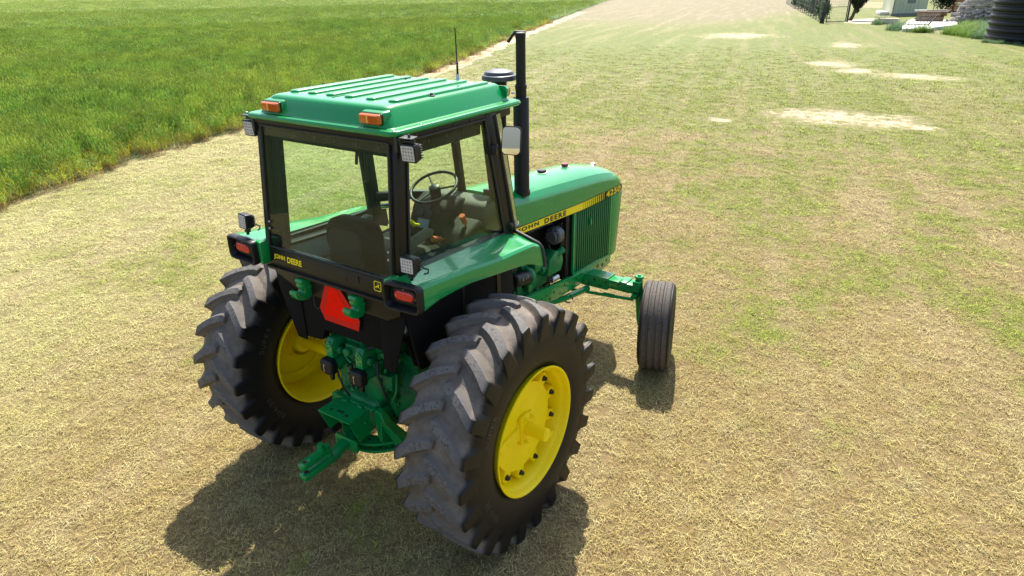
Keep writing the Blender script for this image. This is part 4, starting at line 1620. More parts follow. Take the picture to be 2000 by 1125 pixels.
ap.b2((-.18, .74, 1.42), (.62, .78, 1.98))
ap.b2((-.62, .74, 1.42), (-.18, .78, 1.66))
ap.build('cab_underbody', MATTE, T, bevel=.005)
for (a_, b_) in (((.6455, .12, 1.32), (.652, .15, 2.0)), ((.6455, .55, 1.35), (.655, .60, 1.95))):
    mo = MB()
    mo.b2(a_, b_)
    mo.build('underbody_rib', PANEL, T)
def rear_text(s, x0, x1, z0, z1, bold, name, m, parent):
    uv, fs = text_uv(s, bold)
    t = MB()
    t.add([(x0 + (x1 - x0) * p, I(z0 + (z1 - z0) * q, [1.90, 2.048], [-.5275, -.5145]), z0 + (z1 - z0) * q) for p, q in uv], fs)
    return t.build(name, m, parent, smooth=False, weld=False)
rear_text('JOHN', -.552, -.432, 1.968, 2.012, .035, 'panel_lettering', STRIPE, rp)
rear_text('DEERE', -.408, -.255, 1.968, 2.012, .035, 'panel_lettering', STRIPE, rp)
# leaping deer emblem, yellow outline and animal on black
lg = MB()
def P3(p, q, off): return (.475 + p * .034, I(1.995 + q * .034, [1.90, 2.048], [-.5265, -.5135]) - off, 1.995 + q * .034)
ring_o = rr2(0, 0, .95, 1.0, .38, 6)
ring_i = rr2(0, 0, .80, .85, .30, 6)
n = len(ring_o)
lg.add([P3(a, b, .002) for a, b in ring_o] + [P3(a, b, .002) for a, b in ring_i], [(i, (i + 1) % n, n + (i + 1) % n, n + i) for i in range(n)])
deer = [(-.62, -.28), (-.45, .02), (-.2, .10), (.02, .05), (.12, .30), (.0, .52), (-.15, .62), (.05, .60), (.18, .42), (.30, .34), (.52, .24), (.36, .16), (.30, -.05), (.50, -.30), (.62, -.58), (.40, -.30), (.12, -.22), (-.15, -.18), (-.35, -.30), (-.30, -.55), (-.45, -.35)]
lg.add([P3(a, b, .002) for a, b in deer], [tuple(range(len(deer)))])
lg.build('emblem', STRIPE, rp, smooth=False)
sl = MB()
for (x, z) in ((.30, 2.01), (.30, 1.985), (.18, 1.97), (.54, 2.0)):
    sl.box((x, -.5215, z), (.008, .006, .018))
sl.build('panel_slots', DECALB, rp)

# ---------------- fenders
FYS = [-.585, -.42, -.25, -.10, .05, .20, .40, .58, .68, .745, .775]
def fender(s):
    m = MB()
    rings = []
    for y in FYS:
        zo = I(y, [-.585, -.10, .20, .669, .72, .775], [2.117, 2.067, 2.023, 1.987, 1.972, 1.942])
        zi = I(y, [-.585, -.42, .60, .775], [2.105, 2.088, 2.036, 1.992])
        zl = I(y, [-.585, -.55, -.47, -.32, -.11, .20, .555, .66, .72, .775], [1.955, 1.962, 1.976, 1.976, 1.965, 1.915, 1.862, 1.83, 1.79, 1.755])
        xi = .655
        mid = .004
        rc_ = .010 * (1 if y < .5 else max(0, 1 - (y - .5) / .09))
        pts = [(xi, zi), (.74, (zi * 2 + zo) / 3 + mid - rc_), (.855, zo + mid - rc_), (.868, zo + .004), (.895, zo - .001), (.911, zo - .018), (.915, zo - .035), (.917, (zo + zl) / 2), (.916, zl + .02), (.912, zl)]
        pts += [(.90, zl + .002), (.90, zo - .04), (.87, zo - .016), (.74, zi - .012), (xi, zi - .014)]
        k = 0.0
        if y > .7:
            k = (y - .7) / .075
        ring = []
        for (x, z) in pts:
            yy = y + (k * (.045 * max(0, (1.95 - z) / .2)) if y > .7 else 0)
            ring.append((s * x, yy, z))
        rings.append(ring)
    m.loft(rings, True, True)
    f = m.build('fender', GREEN, T, angle=27)
    b = MB()
    yf = .778
    b.tube([(s * .60, .80, 2.01), (s * .69, .80, 1.995), (s * .80, .785, 1.972), (s * .885, .78, 1.95), (s * .913, .785, 1.92), (s * .917, .812, 1.82), (s * .914, .828, 1.752)], .016, 10)
    b.build('fender_trim', TRIM, f)
    d = MB()
    d.add([(s * .662, .755, 1.98), (s * .88, .745, 1.93), (s * .90, .80, 1.79), (s * .85, .80, 1.78), (s * .70, .78, 1.80), (s * .662, .77, 1.84)], [(0, 1, 2, 3, 4, 5)])
    d.build('fender_liner', BLACK, f)
    # inner return of the fender towards the cab corner
    q = MB()
    q.prism([(.60, 2.10), (.655, 2.108), (.655, 1.945), (.615, 1.93), (.60, 1.94)], 'y', -.585, -.50)
    q.xf(lambda p: Vector((s * p.x, p.y, p.z)))
    q.build('fender_corner', GREEN, f, bevel=.006)
    # tail lamp housing
    def ring(hx, hz, rad, y, cx=.775, cz=2.025, sk=.03):
        return [(s * p[0], y + sk * -(p[1] - cz) * 0, p[1] + (p[0] - cx) * .05) for p in rr2(cx, cz, hx, hz, rad, 5)]
    hsg = MB()
    hsg.loft([ring(.143, .088, .03, -.575), ring(.146, .091, .03, -.60), ring(.145, .09, .03, -.622), ring(.141, .086, .028, -.632), ring(.132, .077, .026, -.632), ring(.127, .072, .026, -.622), ring(.120, .060, .03, -.578)], True, True)
    t = hsg.build('tail_light', PLASTIC, f, angle=35)
    bz = MB()
    def oval(hx, hz, y, dx=0): return [(s * (.782 + dx + p[0]), y, 2.034 + p[1] + p[0] * .05) for p in rr2(0, 0, hx, hz, hz * .98, 8)]
    bz.loft([oval(.092, .045, -.575), oval(.092, .045, -.600), oval(.086, .040, -.604), oval(.078, .032, -.604), oval(.076, .030, -.596)], True, False)
    bz.build('lamp_bezel', PLASTIC, t, angle=35)
    rl = MB()
    rl.loft([oval(.078, .031, -.590), oval(.076, .030, -.606), oval(.070, .024, -.611)], True, True)
    for k in range(9):
        x = s * (.782 - .052 + k * .013)
        rl.b2((x - .0012, -.6125, 2.016), (x + .0012, -.608, 2.054))
    rl.build('red_lens', RED, t, angle=40)
    sc_ = MB()
    for (dx, dz) in ((0, .045), (.095 * s, .0)):
        sc_.lathe([(-.604, .004), (-.608, .003), (-.608, 0)], 'y', (s * .782 + dx, 0, 2.034 + dz), 8)
    sc_.build('bezel_screw', CHROME, t)
    return f
fender(1)
fender(-1)

# ---------------- work lights
def work_light(loc, yaw, tilt, stand, hang):
    b = MB()
    b.loft([[(p[0], y, p[1]) for p in rr2(0, 0, hx, hx, rad, 4)] for (hx, rad, y) in ((.030, .012, .060), (.040, .012, .052), (.050, .010, .030), (.054, .010, -.010), (.054, .010, -.020), (.049, .008, -.0225))])
    o = b.build('work_light', PLASTIC, T, loc=loc, rot=(tilt, 0, yaw), angle=35)
    fn = MB()
    for k in range(6):
        z = -.038 + k * .015
        fn.box((0, .030, z), (.108, .046, .004))
    fn.build('cooling_fins', PLASTIC, o)
    l = MB()
    l.prism(rr2(0, 0, .045, .045, .006, 3), 'y', -.0255, -.020)
    l.build('lamp_lens', LED, o, bevel=.001, seg=1)
    d_ = MB()
    for i in range(4):
        for j in range(4):
            d_.lathe([(-.0255, .0062), (-.0272, .0045), (-.0272, 0)], 'y', (-.031 + .0205 * i, 0, -.031 + .0205 * j), 8)
    d_.build('led_chips', LEDDOT, o)
    br = MB()
    if stand:
        br.box((0, .012, -.060), (.066, .026, .008))
        br.cyl((0, .012, -.105), (0, .012, -.055), .012, 8)
        br.box((0, .012, -.078), (.04, .03, .016))
        br.cyl((-.035, .012, -.052), (-.035, .012, -.064), .008, 6)
        br.cyl((.035, .012, -.052), (.035, .012, -.064), .008, 6)
    if hang:
        br.box((0, .012, .064), (.07, .028, .014))
        br.cyl((0, .012, .06), (0, .012, .105), .007, 8)
        br.box((-.01, .012, .085), (.10, .06, .006))
        br.lathe([(.088, .010), (.10, .008), (.104, 0)], 'z', (0, .012, 0), 10)
    br.build('lamp_bracket', DARKSTEEL, o, bevel=.002, seg=1)
    w = MB()
    if stand:
        w.tube([(.03, .05, -.02), (.07, .065, -.035), (.095, .06, -.03), (.10, .05, -.05), (.06, .06, -.07)], .0055, 6)
        w.build('lamp_cable', TRIM, o)
    return o
work_light((-.715, -.405, 2.872), R(2), R(4), False, True)
work_light((.742, -.405, 2.865), R(4), R(6), False, True)
work_light((-.785, -.545, 2.222), R(-6), R(-4), True, False)
work_light((.792, -.545, 2.222), R(2), R(0), True, False)
for s in (1, -1):
    a_ = MB()
    a_.b2((s * .635, -.42, 2.945), (s * .74, -.375, 2.952))
    a_.b2((s * .645, -.43, 2.86), (s * .668, -.40, 2.95))
    a_.build('light_arm', DARKSTEEL, frame, bevel=.002)

# ---------------- mirror
mi_ = MB()
mi_.loft([[(p[0], y, p[1]) for p in rr2(0, 0, hx, hz, rad, 6)] for (hx, hz, rad, y) in ((.04, .07, .03, .035), (.062, .092, .035, .02), (.070, .100, .035, .0), (.070, .100, .035, -.008), (.066, .096, .033, -.010))])
mrr = mi_.build('mirror', PLASTIC, T, loc=(.775, .60, 2.752), rot=(R(-5.5), R(2), R(22)), angle=40)
mg = MB()
mg.prism(rr2(0, 0, .0635, .0935, .031, 6), 'y', -.0125, -.009)
mg.build('mirror_glass', MIRROR, mrr, smooth=False)
ma = MB()
ma.tube([(-.115, -.02, -.06), (-.09, .03, -.06), (-.02, .04, -.04), (0, .02, 0)], .010, 8)
ma.box((-.115, -.02, -.065), (.04, .06, .07))
ma.build('mirror_arm', PLASTIC, mrr, bevel=.003)

# ---------------- cab interior
fl = MB()
fl.b2((-.60, -.44, 1.62), (.60, .92, 1.66))
fl.build('cab_floor', BROWNIN, T)
dk = MB()
dk.prism([(-.44, 1.66), (-.05, 1.66), (-.05, 1.74), (-.44, 1.93)], 'x', -.60, .60)
for s in (1, -1):
    ye = .66 if s > 0 else .42
    dk.prism([(-.44, 1.66), (ye, 1.66), (ye - .05, 1.985), (-.44, 2.03)], 'x', s * .54, s * .60)
dk.build('cab_lining', GREYIN, T, bevel=.01)
sill = MB()
for s in (1, -1):
    ye = .60 if s > 0 else .42
    sill.prism([(-.42, 2.03), (ye, 1.985), (ye, 2.005), (-.42, 2.055)], 'x', s * .52, s * .614)
sill.build('window_ledge', PLASTIC, T, bevel=.004)
se = MB()
rr = []
for (z, hw, y, dd) in ((1.78, .20, -.20, .06), (1.95, .235, -.225, .065), (2.10, .25, -.235, .07), (2.20, .245, -.232, .065), (2.255, .215, -.225, .055), (2.282, .15, -.215, .04), (2.288, .08, -.21, .02)):
    rr.append([(p[0], y + p[1], z) for p in rr2(0, 0, hw, dd, dd * .8, 5)])
se.loft(rr)
seat = se.build('seat', SEAT, T, angle=60)
sb_ = MB()
sb_.loft([[(p[0], .06 + p[1], z) for p in rr2(0, 0, hw, hd, .06, 5)] for (z, hw, hd) in ((1.84, .22, .22), (1.87, .25, .25), (1.93, .25, .25), (1.955, .22, .22))])
sb_.b2((-.14, -.08, 1.66), (.14, .18, 1.85))
sb_.build('seat_cushion', SEATIN, seat, angle=50)
bk_ = MB()
bk_.loft([[(p[0] - .03, -.298 - dd, 2.06 + p[1]) for p in rr2(0, 0, hx, hz, .09, 6)] for (hx, hz, dd) in ((.17, .16, 0), (.165, .155, .012), (.12, .11, .016))])
bk_.build('seat_back_pad', SEATIN, seat, angle=50)
for s in (1, -1):
    ar = MB()
    ar.prism([(-.10, 2.04), (.20, 2.085), (.235, 2.12), (.20, 2.145), (-.10, 2.10)], 'x', s * .27, s * .34)
    ar.build('armrest', ARM, seat, bevel=.015)
col = MB()
col.tube([(.0, .78, 1.66), (.0, .72, 1.95), (.0, .67, 2.18), (.0, .652, 2.26)], [.09, .075, .05, .04], 14)
colo = col.build('steering_column', BROWNIN, T)
swh = MB()
N = 40
ctr = Vector((0, .648, 2.278))
ax = Vector((.0, -.42, .90)).normalized()
e1 = Vector((1, 0, 0))
e2 = ax.cross(e1).normalized()
swh.tube([ctr + ax * .02 + (e1 * math.cos(2 * math.pi * k / N) + e2 * math.sin(2 * math.pi * k / N)) * .192 for k in range(N)], .012, 10, closed=True)
for k in (20, 140, 260):
    swh.tube([ctr - ax * .005, ctr + ax * .015 + (e1 * math.cos(R(k)) + e2 * math.sin(R(k))) * .19], .008, 8)
swh.lathe([(0, 0)] * 2, 'z') if False else None
swh.tube([ctr - ax * .06, ctr - ax * .02, ctr + ax * .022, ctr + ax * .032], [.035, .045, .043, .02], 18)
swh.build('steering_wheel', PLASTIC, colo)
cs = MB()
cs.prism([(.44, 1.70), (.50, 1.95), (.60, 2.16), (.74, 2.22), (.98, 2.12), (.98, 1.70)], 'x', -.20, .20)
con = cs.build('dash_console', BROWNIN, T, bevel=.03, seg=3)
cs = MB()
cs.prism([(.84, 2.20), (.97, 2.19), (1.0, 2.05), (.93, 1.90), (.72, 1.95), (.74, 2.17)], 'x', -.25, .42)
cs.build('dash_cover', ARM, con, bevel=.04, seg=3)
cp = MB()
cp.prism([(.30, 1.68), (.34, 1.86), (.48, 2.03), (.66, 2.10), (.74, 2.0), (.70, 1.68)], 'x', .20, .44)
cp.build('side_console', BROWNIN, con, bevel=.03, seg=3)
def on_console(x, t, off=0):
    """a point on the sloping console face (t 0 bottom .. 1 top)"""
    a, b = Vector((x, .502, 1.955)), Vector((x, .598, 2.155))
    n_ = Vector((0, -.9, .43)).normalized()
    return a + (b - a) * t + n_ * off
sc2 = MB()
q = [on_console(-.10, .15, .008), on_console(.02, .15, .008), on_console(.02, .48, .008), on_console(-.10, .48, .008)]
sc2.add(q, [(0, 1, 2, 3)])
sc2.build('display_screen', SCREEN, con, smooth=False)
for (x, t) in ((-.09, .68), (.0, .68), (-.03, .95), (.08, .95)):
    gz = MB()
    c0 = on_console(x, t, .0)
    n_ = Vector((0, -.9, .43)).normalized()
    gz.tube([c0, c0 + n_ * .012], .032, 18)
    gz.tube([c0 + n_ * .012, c0 + n_ * .0125], [.024, .024], 18)
    gz.build('gauge', PLASTIC, con)
for (a, b) in (((.24, .40, 1.98), (.22, .33, 2.00)), ((.36, .56, 2.085), (.36, .525, 2.155))):
    kb = MB()
    kb.tube([a, b], [.02, .024], 12)
    kb.tube([Vector(a) - (Vector(b) - Vector(a)) * .8, a], [.008, .008], 8)
    kb.build('orange_lever', ORANGE, con)
lv = MB()
lv.tube([(-.06, .38, 1.70), (-.065, .35, 1.95), (-.07, .345, 2.06)], .008, 6)
lv.tube([(-.07, .345, 2.04), (-.07, .345, 2.075)], [.016, .016], 8)
lv.build('gear_lever', CHROME, con)
lv = MB()
lv.tube([(-.02, .46, 2.03), (-.03, .41, 2.045), (-.045, .38, 2.085)], [.010, .017, .02], 10)
lv.build('yellow_lever', STRIPE, con)

# ---------------- transmission and rear axle housing
tr_ = MB()
tr_.b2((-.22, -.12, .72), (.22, 1.25, 1.30))
tr_.loft([[(p[0], y, .98 + p[1]) for p in rr2(0, 0, hx, hz, .07, 5)] for (hx, hz, y) in ((.22, .25, -.10), (.22, .25, -.22), (.205, .22, -.27), (.19, .13, -.33))])
tr_.loft([[(p[0], y, .80 + p[1]) for p in rr2(0, 0, hx, hz, .05, 5)] for (hx, hz, y) in ((.20, .13, -.25), (.20, .12, -.36), (.18, .10, -.40))])
tr_.prism([(-.30, 1.12), (-.33, 1.18), (-.33, 1.38), (-.26, 1.46), (.30, 1.46), (.30, 1.12)], 'x', -.13, .13)
tr_.b2((-.20, -.20, 1.22), (.20, .40, 1.36))
for s in (1, -1):
    tr_.lathe([(s * .20, .29), (s * .26, .30), (s * .29, .30), (s * .30, .27), (s * .36, .22), (s * .44, .15), (s * .47, .145), (s * .50, .14), (s * .51, .085), (s * .54, .08)], 'x', (0, 0, AZ), 44)
    for k in range(12):
        a = 2 * math.pi * k / 12
        tr_.cyl((s * .26, .275 * math.cos(a), AZ + .275 * math.sin(a)), (s * .312, .275 * math.cos(a), AZ + .275 * math.sin(a)), .014, 6)
    tr_.b2((s * .25, -.14, 1.08), (s * .40, .12, 1.24))
tr_.lathe([(-.36, .0), (-.36, .10), (-.345, .13), (-.30, .165), (-.20, .185), (-.05, .19)], 'y', (.12, 0, 1.02), 28)
tr_.lathe([(-.34, .0), (-.34, .06), (-.32, .08), (-.2, .085)], 'y', (-.16, 0, 1.05), 20)
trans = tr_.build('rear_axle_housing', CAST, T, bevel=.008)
rk = MB()
rk.cyl((.20, -.26, 1.44), (.20, -.10, 1.46), .03, 12)
rk.tube([(.05, -.22, 1.49), (.16, -.22, 1.50), (.21, -.20, 1.49), (.215, -.20, 1.42), (.215, -.20, 1.34)], .018, 10)
rk.prism([(-.12, 1.38), (.06, 1.50), (.14, 1.46), (-.02, 1.30)], 'y', -.35, -.325)
rk.prism([(.16, 1.36), (.22, 1.44), (.28, 1.34), (.24, 1.30)], 'y', -.34, -.32)
rk.tube([(.30, -.35, 1.30), (.27, -.22, 1.40), (.25, -.1, 1.46)], .012, 8)
rk.tube([(-.24, -.30, 1.36), (-.27, -.1, 1.33), (-.27, .2, 1.30)], .014, 8)
rk.tube([(.34, -.30, 1.17), (.36, -.34, 1.05), (.33, -.36, .95)], .012, 8)
rk.box((.28, -.32, 1.11), (.12, .08, .12))
rk.b2((-.06, -.40, 1.24), (.06, -.30, 1.36))
rk.cyl((0, -.36, 1.22), (0, -.36, 1.30), .03, 6)
rk.cyl((-.03, -.40, 1.10), (-.03, -.44, 1.10), .026, 10)
rk.cyl((-.02, -.38, 1.31), (-.02, -.44, 1.31), .032, 10)
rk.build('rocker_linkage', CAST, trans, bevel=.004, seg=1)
fb = MB()
for k in range(80):
    x, z = rng.uniform(-.28, .32), rng.uniform(.94, 1.46)
    s = rng.uniform(.015, .045, 3)
    y = -.30 - rng.uniform(0, .06)
    if k % 2:
        fb.box((x, y, z), s, (0, rng.uniform(-.4, .4), 0))
    else:
        fb.cyl((x, y + .04, z), (x, y - s[0] * .5, z), s[1] * .45, 8)
fb.build('housing_fittings', CAST, trans, bevel=.003, seg=1)

def remote_valve(x):
    v = MB()
    v.prism([(-.47, 1.245), (-.47, 1.365), (-.445, 1.40), (-.20, 1.41), (-.20, 1.25)], 'x', x - .036, x + .036)
    v.cyl((x, -.30, 1.385), (x, -.18, 1.395), .042, 16)
    v.cyl((x + .05, -.27, 1.345), (x + .03, -.22, 1.345), .03, 12)
    v.cyl((x, -.20, 1.195), (x, -.49, 1.185), .056, 24)
    v.b2((x - .05, -.38, 1.20), (x + .05, -.22, 1.27))
    v.cyl((x + .075, -.42, 1.30), (x + .04, -.42, 1.30), .032, 6)
    o = v.build('remote_valve', CAST, trans, bevel=.006)
    f_ = MB()
    f_.prism([(x - .034, 1.25), (x + .034, 1.25), (x + .034, 1.35), (x, 1.385), (x - .034, 1.355)], 'y', -.478, -.47)
    for (dx, dz) in ((-.015, .03), (.012, .045), (-.01, .07), (.015, .09), (0, .11), (-.02, .09)):
        f_.box((x + dx, -.48, 1.25 + dz), (.02, .008, .006), (0, rng.uniform(-1, 1), 0))
    f_.build('valve_plate', GREEN, o, bevel=.002, seg=1)
    c_ = MB()
    c_.loft([[(x + p[0], y, 1.185 + p[1]) for p in rr2(0, 0, hx, hx * .95, hx * .5, 5)] for (hx, y) in ((.064, -.47), (.066, -.505), (.062, -.525), (.05, -.532))])
    c_.prism([(x + .02, 1.15), (x + .062, 1.15), (x + .055, 1.09), (x + .035, 1.085)], 'y', -.525, -.50)
    c_.build('dust_cap', PLASTIC, o, bevel=.003, seg=1)
    c_ = MB()
    c_.box((x - .012, -.534, 1.175), (.006, .006, .05))
    c_.lathe([(-.531, .008), (-.536, .006), (-.536, 0)], 'y', (x - .012, 0, 1.205), 10)
    c_.build('cap_latch', CHROME, o)
    return o
remote_valve(-.155)
remote_valve(.155)
hw_ = MB()
hw_.tube([(-.10, -.47, 1.15), (-.05, -.50, 1.12), (-.03, -.49, 1.02), (-.035, -.44, .93)], .008, 8)
hw_.tube([(.07, -.46, 1.22), (.035, -.47, 1.16), (.02, -.46, 1.08), (.03, -.43, 1.0)], .007, 8)
hw_.tube([(.06, -.465, 1.245), (.045, -.47, 1.20)], .014, 8)
hw_.build('wiring_harness', TRIM, trans)
hw_ = MB()
hw_.tube([(-.03, -.39, 1.36), (-.01, -.40, 1.32), (-.05, -.41, 1.30), (-.055, -.42, 1.27), (-.02, -.43, 1.25), (.04, -.45, 1.25)], .0055, 6)
hw_.build('breather_tube', GREEN, trans)

# ---------------- PTO shield, drawbar and its support
ps = MB()
ps.prism([(-.165, .880), (.165, .880), (.165, .868), (-.165, .868)], 'y', -.65, -.45)
for s in (1, -1):
    ps.prism([(-.65, .88), (-.45, .88), (-.45, .68), (-.57, .66)], 'x', s * .165, s * .155)
pto = ps.build('pto_shield', GREEN, T, bevel=.004, seg=1)
ps = MB()
ps.prism([(-.19, .885), (.19, .885), (.19, .86), (-.19, .86)], 'y', -.44, -.30)
for s in (1, -1):
    ps.box((s * .08, -.452, .885), (.05, .03, .012))
    ps.cyl((s * .176, -.50, .80), (s * .158, -.50, .80), .012, 8)
ps.build('shield_hinge_plate', GREEN, pto, bevel=.003, seg=1)
ps = MB()
ps.box((.0, -.575, .8805), (.06, .016, .003))
ps.cyl((-.085, -.59, .878), (-.085, -.59, .8825), .011, 12)
ps.cyl((.075, -.59, .878), (.075, -.59, .8825), .011, 12)
ps.build('shield_holes', DECALB, pto)
ps = MB()
ps.tube([(0, -.30, .74), (0, -.48, .74)], .022, 12)
ps.tube([(0, -.30, .74), (0, -.36, .74)], .06, 18)
ps.build('pto_shaft', DARKSTEEL, pto)
sp_ = MB()
for z0, r0, r1 in ((.545, .52, .60), (.47, .50, .585)):
    pts = [(r1 * math.sin(a) * .62, -.02 - r1 * math.cos(a) * .80, 0) for a in np.linspace(-1.15, 1.15, 19)]
    pin = [(r0 * math.sin(a) * .60, .0 - r0 * math.cos(a) * .72, 0) for a in np.linspace(-1.15, 1.15, 19)]
    sp_.prism([(p[0], p[1]) for p in pts] + [(p[0], p[1]) for p in pin[::-1]], 'z', z0, z0 + .022)
sup = sp_.build('drawbar_support', GREEN, T, bevel=.003, seg=1)
for s in (1, -1):
    g_ = MB()
    g_.prism([(-.40, .86), (-.30, .86), (-.22, .56), (-.26, .47), (-.33, .47), (-.42, .60)], 'x', s * .20, s * .235)
    g_.loft([[(s * .20, -.43, .88), (s * .255, -.43, .88), (s * .255, -.37, .88), (s * .20, -.37, .88)], [(s * .20, -.42, .78), (s * .285, -.42, .78), (s * .285, -.35, .78), (s * .20, -.35, .78)], [(s * .27, -.34, .56), (s * .40, -.32, .56), (s * .40, -.22, .56), (s * .27, -.24, .56)], [(s * .28, -.33, .48), (s * .39, -.31, .48), (s * .39, -.22, .48), (s * .28, -.24, .48)]])
    g_.b2((s * .19, -.42, .62), (s * .215, -.40, .88))
    g_.cyl((s * .25, -.385, .80), (s * .215, -.385, .80), .02, 8)
    g_.cyl((s * .345, -.255, .50), (s * .345, -.255, .58), .025, 12)
    g_.b2((s * .16, -.26, .62), (s * .20, -.05, .76))
    g_.build('support_arm', GREEN, sup, bevel=.004, seg=1)
hh = MB()
for a in (-.75, -.5, -.28, .28, .5, .75):
    for z in (.5665, .4925):
        hh.cyl((.56 * math.sin(a) * .61, -.01 - .56 * math.cos(a) * .76, z), (.56 * math.sin(a) * .61, -.01 - .56 * math.cos(a) * .76, z + .0012), .012, 12)
hh.build('support_holes', DECALB, sup)
db = MB()
db.prism([(-.10, .57), (-.60, .57), (-.68, .535), (-.995, .535), (-.995, .585), (-.70, .585), (-.62, .62), (-.10, .62)][::-1], 'x', -.04, .04)
drw = db.build('drawbar', GREEN, T, bevel=.008)
db = MB()
db.prism(rr2(0, -.865, .036, .135, .03, 5), 'z', .632, .672)
db.b2((-.036, -.76, .58), (.036, -.73, .66))
db.build('clevis_plate', GREEN, drw, bevel=.005)
db = MB()
db.cyl((0, -.80, .67), (0, -.80, .71), .026, 18)
db.cyl((0, -.80, .71), (0, -.80, .732), .022, 6)
db.cyl((0, -.745, .67), (0, -.745, .69), .022, 6)
db.build('clevis_bolt', GREEN, drw)
db = MB()
db.cyl((0, -.955, .672), (0, -.955, .6735), .017, 16)
db.cyl((0, -.955, .585), (0, -.955, .5865), .019, 16)
db.build('pin_hole', DECALB, drw)
db = MB()
db.prism(rr2(0, .585, .115, .055, .02, 4), 'y', -.57, -.545)
db.cyl((.09, -.58, .575), (.09, -.545, .575), .014, 6)
db.cyl((-.09, -.58, .575), (-.09, -.545, .575), .014, 6)
db.build('drawbar_bracket', GREEN, drw, bevel=.005)

# ---------------- slow vehicle triangle and coupler hooks
tri = [(-.052, 1.905), (.012, 1.905), (.200, 1.655), (.168, 1.575), (-.168, 1.575), (-.200, 1.655)]
def TP(p, off=0.0): return (p[0] + .034, I(p[1], [1.575, 1.905], [-.478, -.508]) - off, 1.572 + (p[1] - 1.575) * 1.13)
sm_ = MB()
n = 6
sm_.add([TP(p, .0) for p in tri] + [TP(p, .006) for p in tri], [tuple(range(6)), tuple(range(6, 12))[::-1]] + [(i, (i + 1) % n, n + (i + 1) % n, n + i) for i in range(n)])
smv = sm_.build('warning_triangle', SMVR, T, smooth=False)
sm_ = MB()
sm_.add([TP(p, .0075) for p in ((-.014, 1.886), (.156, 1.622), (-.156, 1.622))], [(0, 1, 2)])
sm_.build('triangle_face', SMVO, smv, smooth=False)
sm_ = MB()
for z in (1.84, 1.75):
    c0 = TP((-.005, z), .009)
    sm_.lathe([(c0[1] + .003, .009), (c0[1] - .002, .007), (c0[1] - .003, 0)], 'y', (c0[0], 0, c0[2]), 10)
sm_.build('sign_bolt', SMVR, smv)
sm_ = MB()
sm_.b2((-.05, -.475, 1.58), (.05, -.465, 1.90))
sm_.build('sign_bracket', BLACK, smv)
claw = [(-.465, 1.885), (-.56, 1.885), (-.568, 1.868), (-.558, 1.85), (-.560, 1.825), (-.545, 1.80), (-.555, 1.785), (-.580, 1.785), (-.592, 1.805), (-.600, 1.818), (-.622, 1.815), (-.628, 1.795), (-.610, 1.755), (-.575, 1.735), (-.52, 1.728), (-.50, 1.742), (-.465, 1.752)]
for s in (1, -1):
    k = MB()
    k.prism(claw, 'x', s * .265 - .036, s * .265 + .036)
    o = k.build('hitch_hook', GREEN, T, bevel=.006)
    k = MB()
    k.b2((s * .265 - .05, -.47, 1.74), (s * .265 + .075, -.455, 1.91))
    k.build('hook_bracket', BLACK, o)
    k = MB()
    k.cyl((s * .265 + .036, -.50, 1.82), (s * .265 + .045, -.50, 1.82), .013, 8)
    k.build('hook_bolt', GREEN, o)
wr = MB()
wr.tube([(-.235, -.472, 1.80), (-.24, -.475, 1.70), (-.235, -.478, 1.66), (-.205, -.48, 1.635), (-.18, -.478, 1.66)], .004, 6)
wr.build('lamp_wire', TRIM, T)

hs = MB()
hs.tube([(.27, -.32, 1.42), (.20, -.40, 1.40), (.10, -.42, 1.36), (.05, -.42, 1.28)], .011, 8)
hs.tube([(-.28, -.34, 1.40), (-.25, -.42, 1.30), (-.22, -.44, 1.18), (-.24, -.40, 1.05)], .010, 8)
hs.tube([(.24, -.38, 1.28), (.27, -.42, 1.20), (.30, -.40, 1.05), (.28, -.36, .95)], .010, 8)
hs.build('hydraulic_hose', TRIM, trans)
for (p, q, r) in (((.21, -.30, 1.46), (.21, -.30, 1.36), .03), ((-.02, -.36, 1.42), (-.02, -.30, 1.44), .045), ((.34, -.30, 1.30), (.34, -.22, 1.30), .04), ((-.26, -.30, 1.22), (-.26, -.36, 1.22), .035), ((.02, -.40, 1.02), (.02, -.44, 1.02), .03)):
    k = MB()
    k.cyl(p, q, r, 14, ch=.004)
    v_ = (Vector(q) - Vector(p)).normalized()
    k.cyl(Vector(q), Vector(q) + v_ * .02, r * .6, 6)
    k.build('port_plug', CAST, trans)
# pieces too small to pick apart one by one stay joined
for o in bpy.data.objects:
    if o.name.split('.')[0] in ('filter_print', 'raised_lettering', 'axle_bolts', 'rail_holes', 'engine_fittings', 'housing_fittings', 'frame_bolts', 'lining_bolts', 'panel_slots', 'glass_bolts', 'shield_holes', 'support_holes', 'pin_hole', 'led_chips', 'cooling_fins', 'bezel_screw', 'lens_reflector', 'rubber_hose', 'hydraulic_hose', 'port_plug'):
        o['kind'] = 'stuff'

# ================================================================== YARD BEHIND (far right)
BARK = mat('bark', (.09, .065, .045), .9, var=(.05, .04, .03), scale=4)
CONC = mat('pale_concrete', (.66, .65, .60), .85, var=(.50, .48, .43), scale=1.5, amount=.6)
SHEDM = mat('pale_green_sheet', (.50, .51, .40), .6, var=(.42, .46, .27), scale=.7, amount=.8)
SHEDD = mat('shed_base_grey', (.20, .20, .17), .8)
POLY = mat('black_tank_plastic', (.006, .007, .010), .5, spec=.3, var=(.014, .015, .018), scale=1.5, amount=.6)
POSTM = mat('weathered_black_pipe', (.035, .037, .036), .6, metal=.3)
GALV = mat('galvanised_wire', (.30, .31, .31), .5, metal=.6)
WOODG = mat('weathered_grey_log', (.46, .43, .41), .9, var=(.22, .20, .19), scale=3, amount=1.0, bump=.5, bscale=14)
WOODB = mat('brown_timber', (.33, .215, .125), .9, var=(.20, .12, .07), scale=3, amount=1.0, bump=.4, bscale=10)
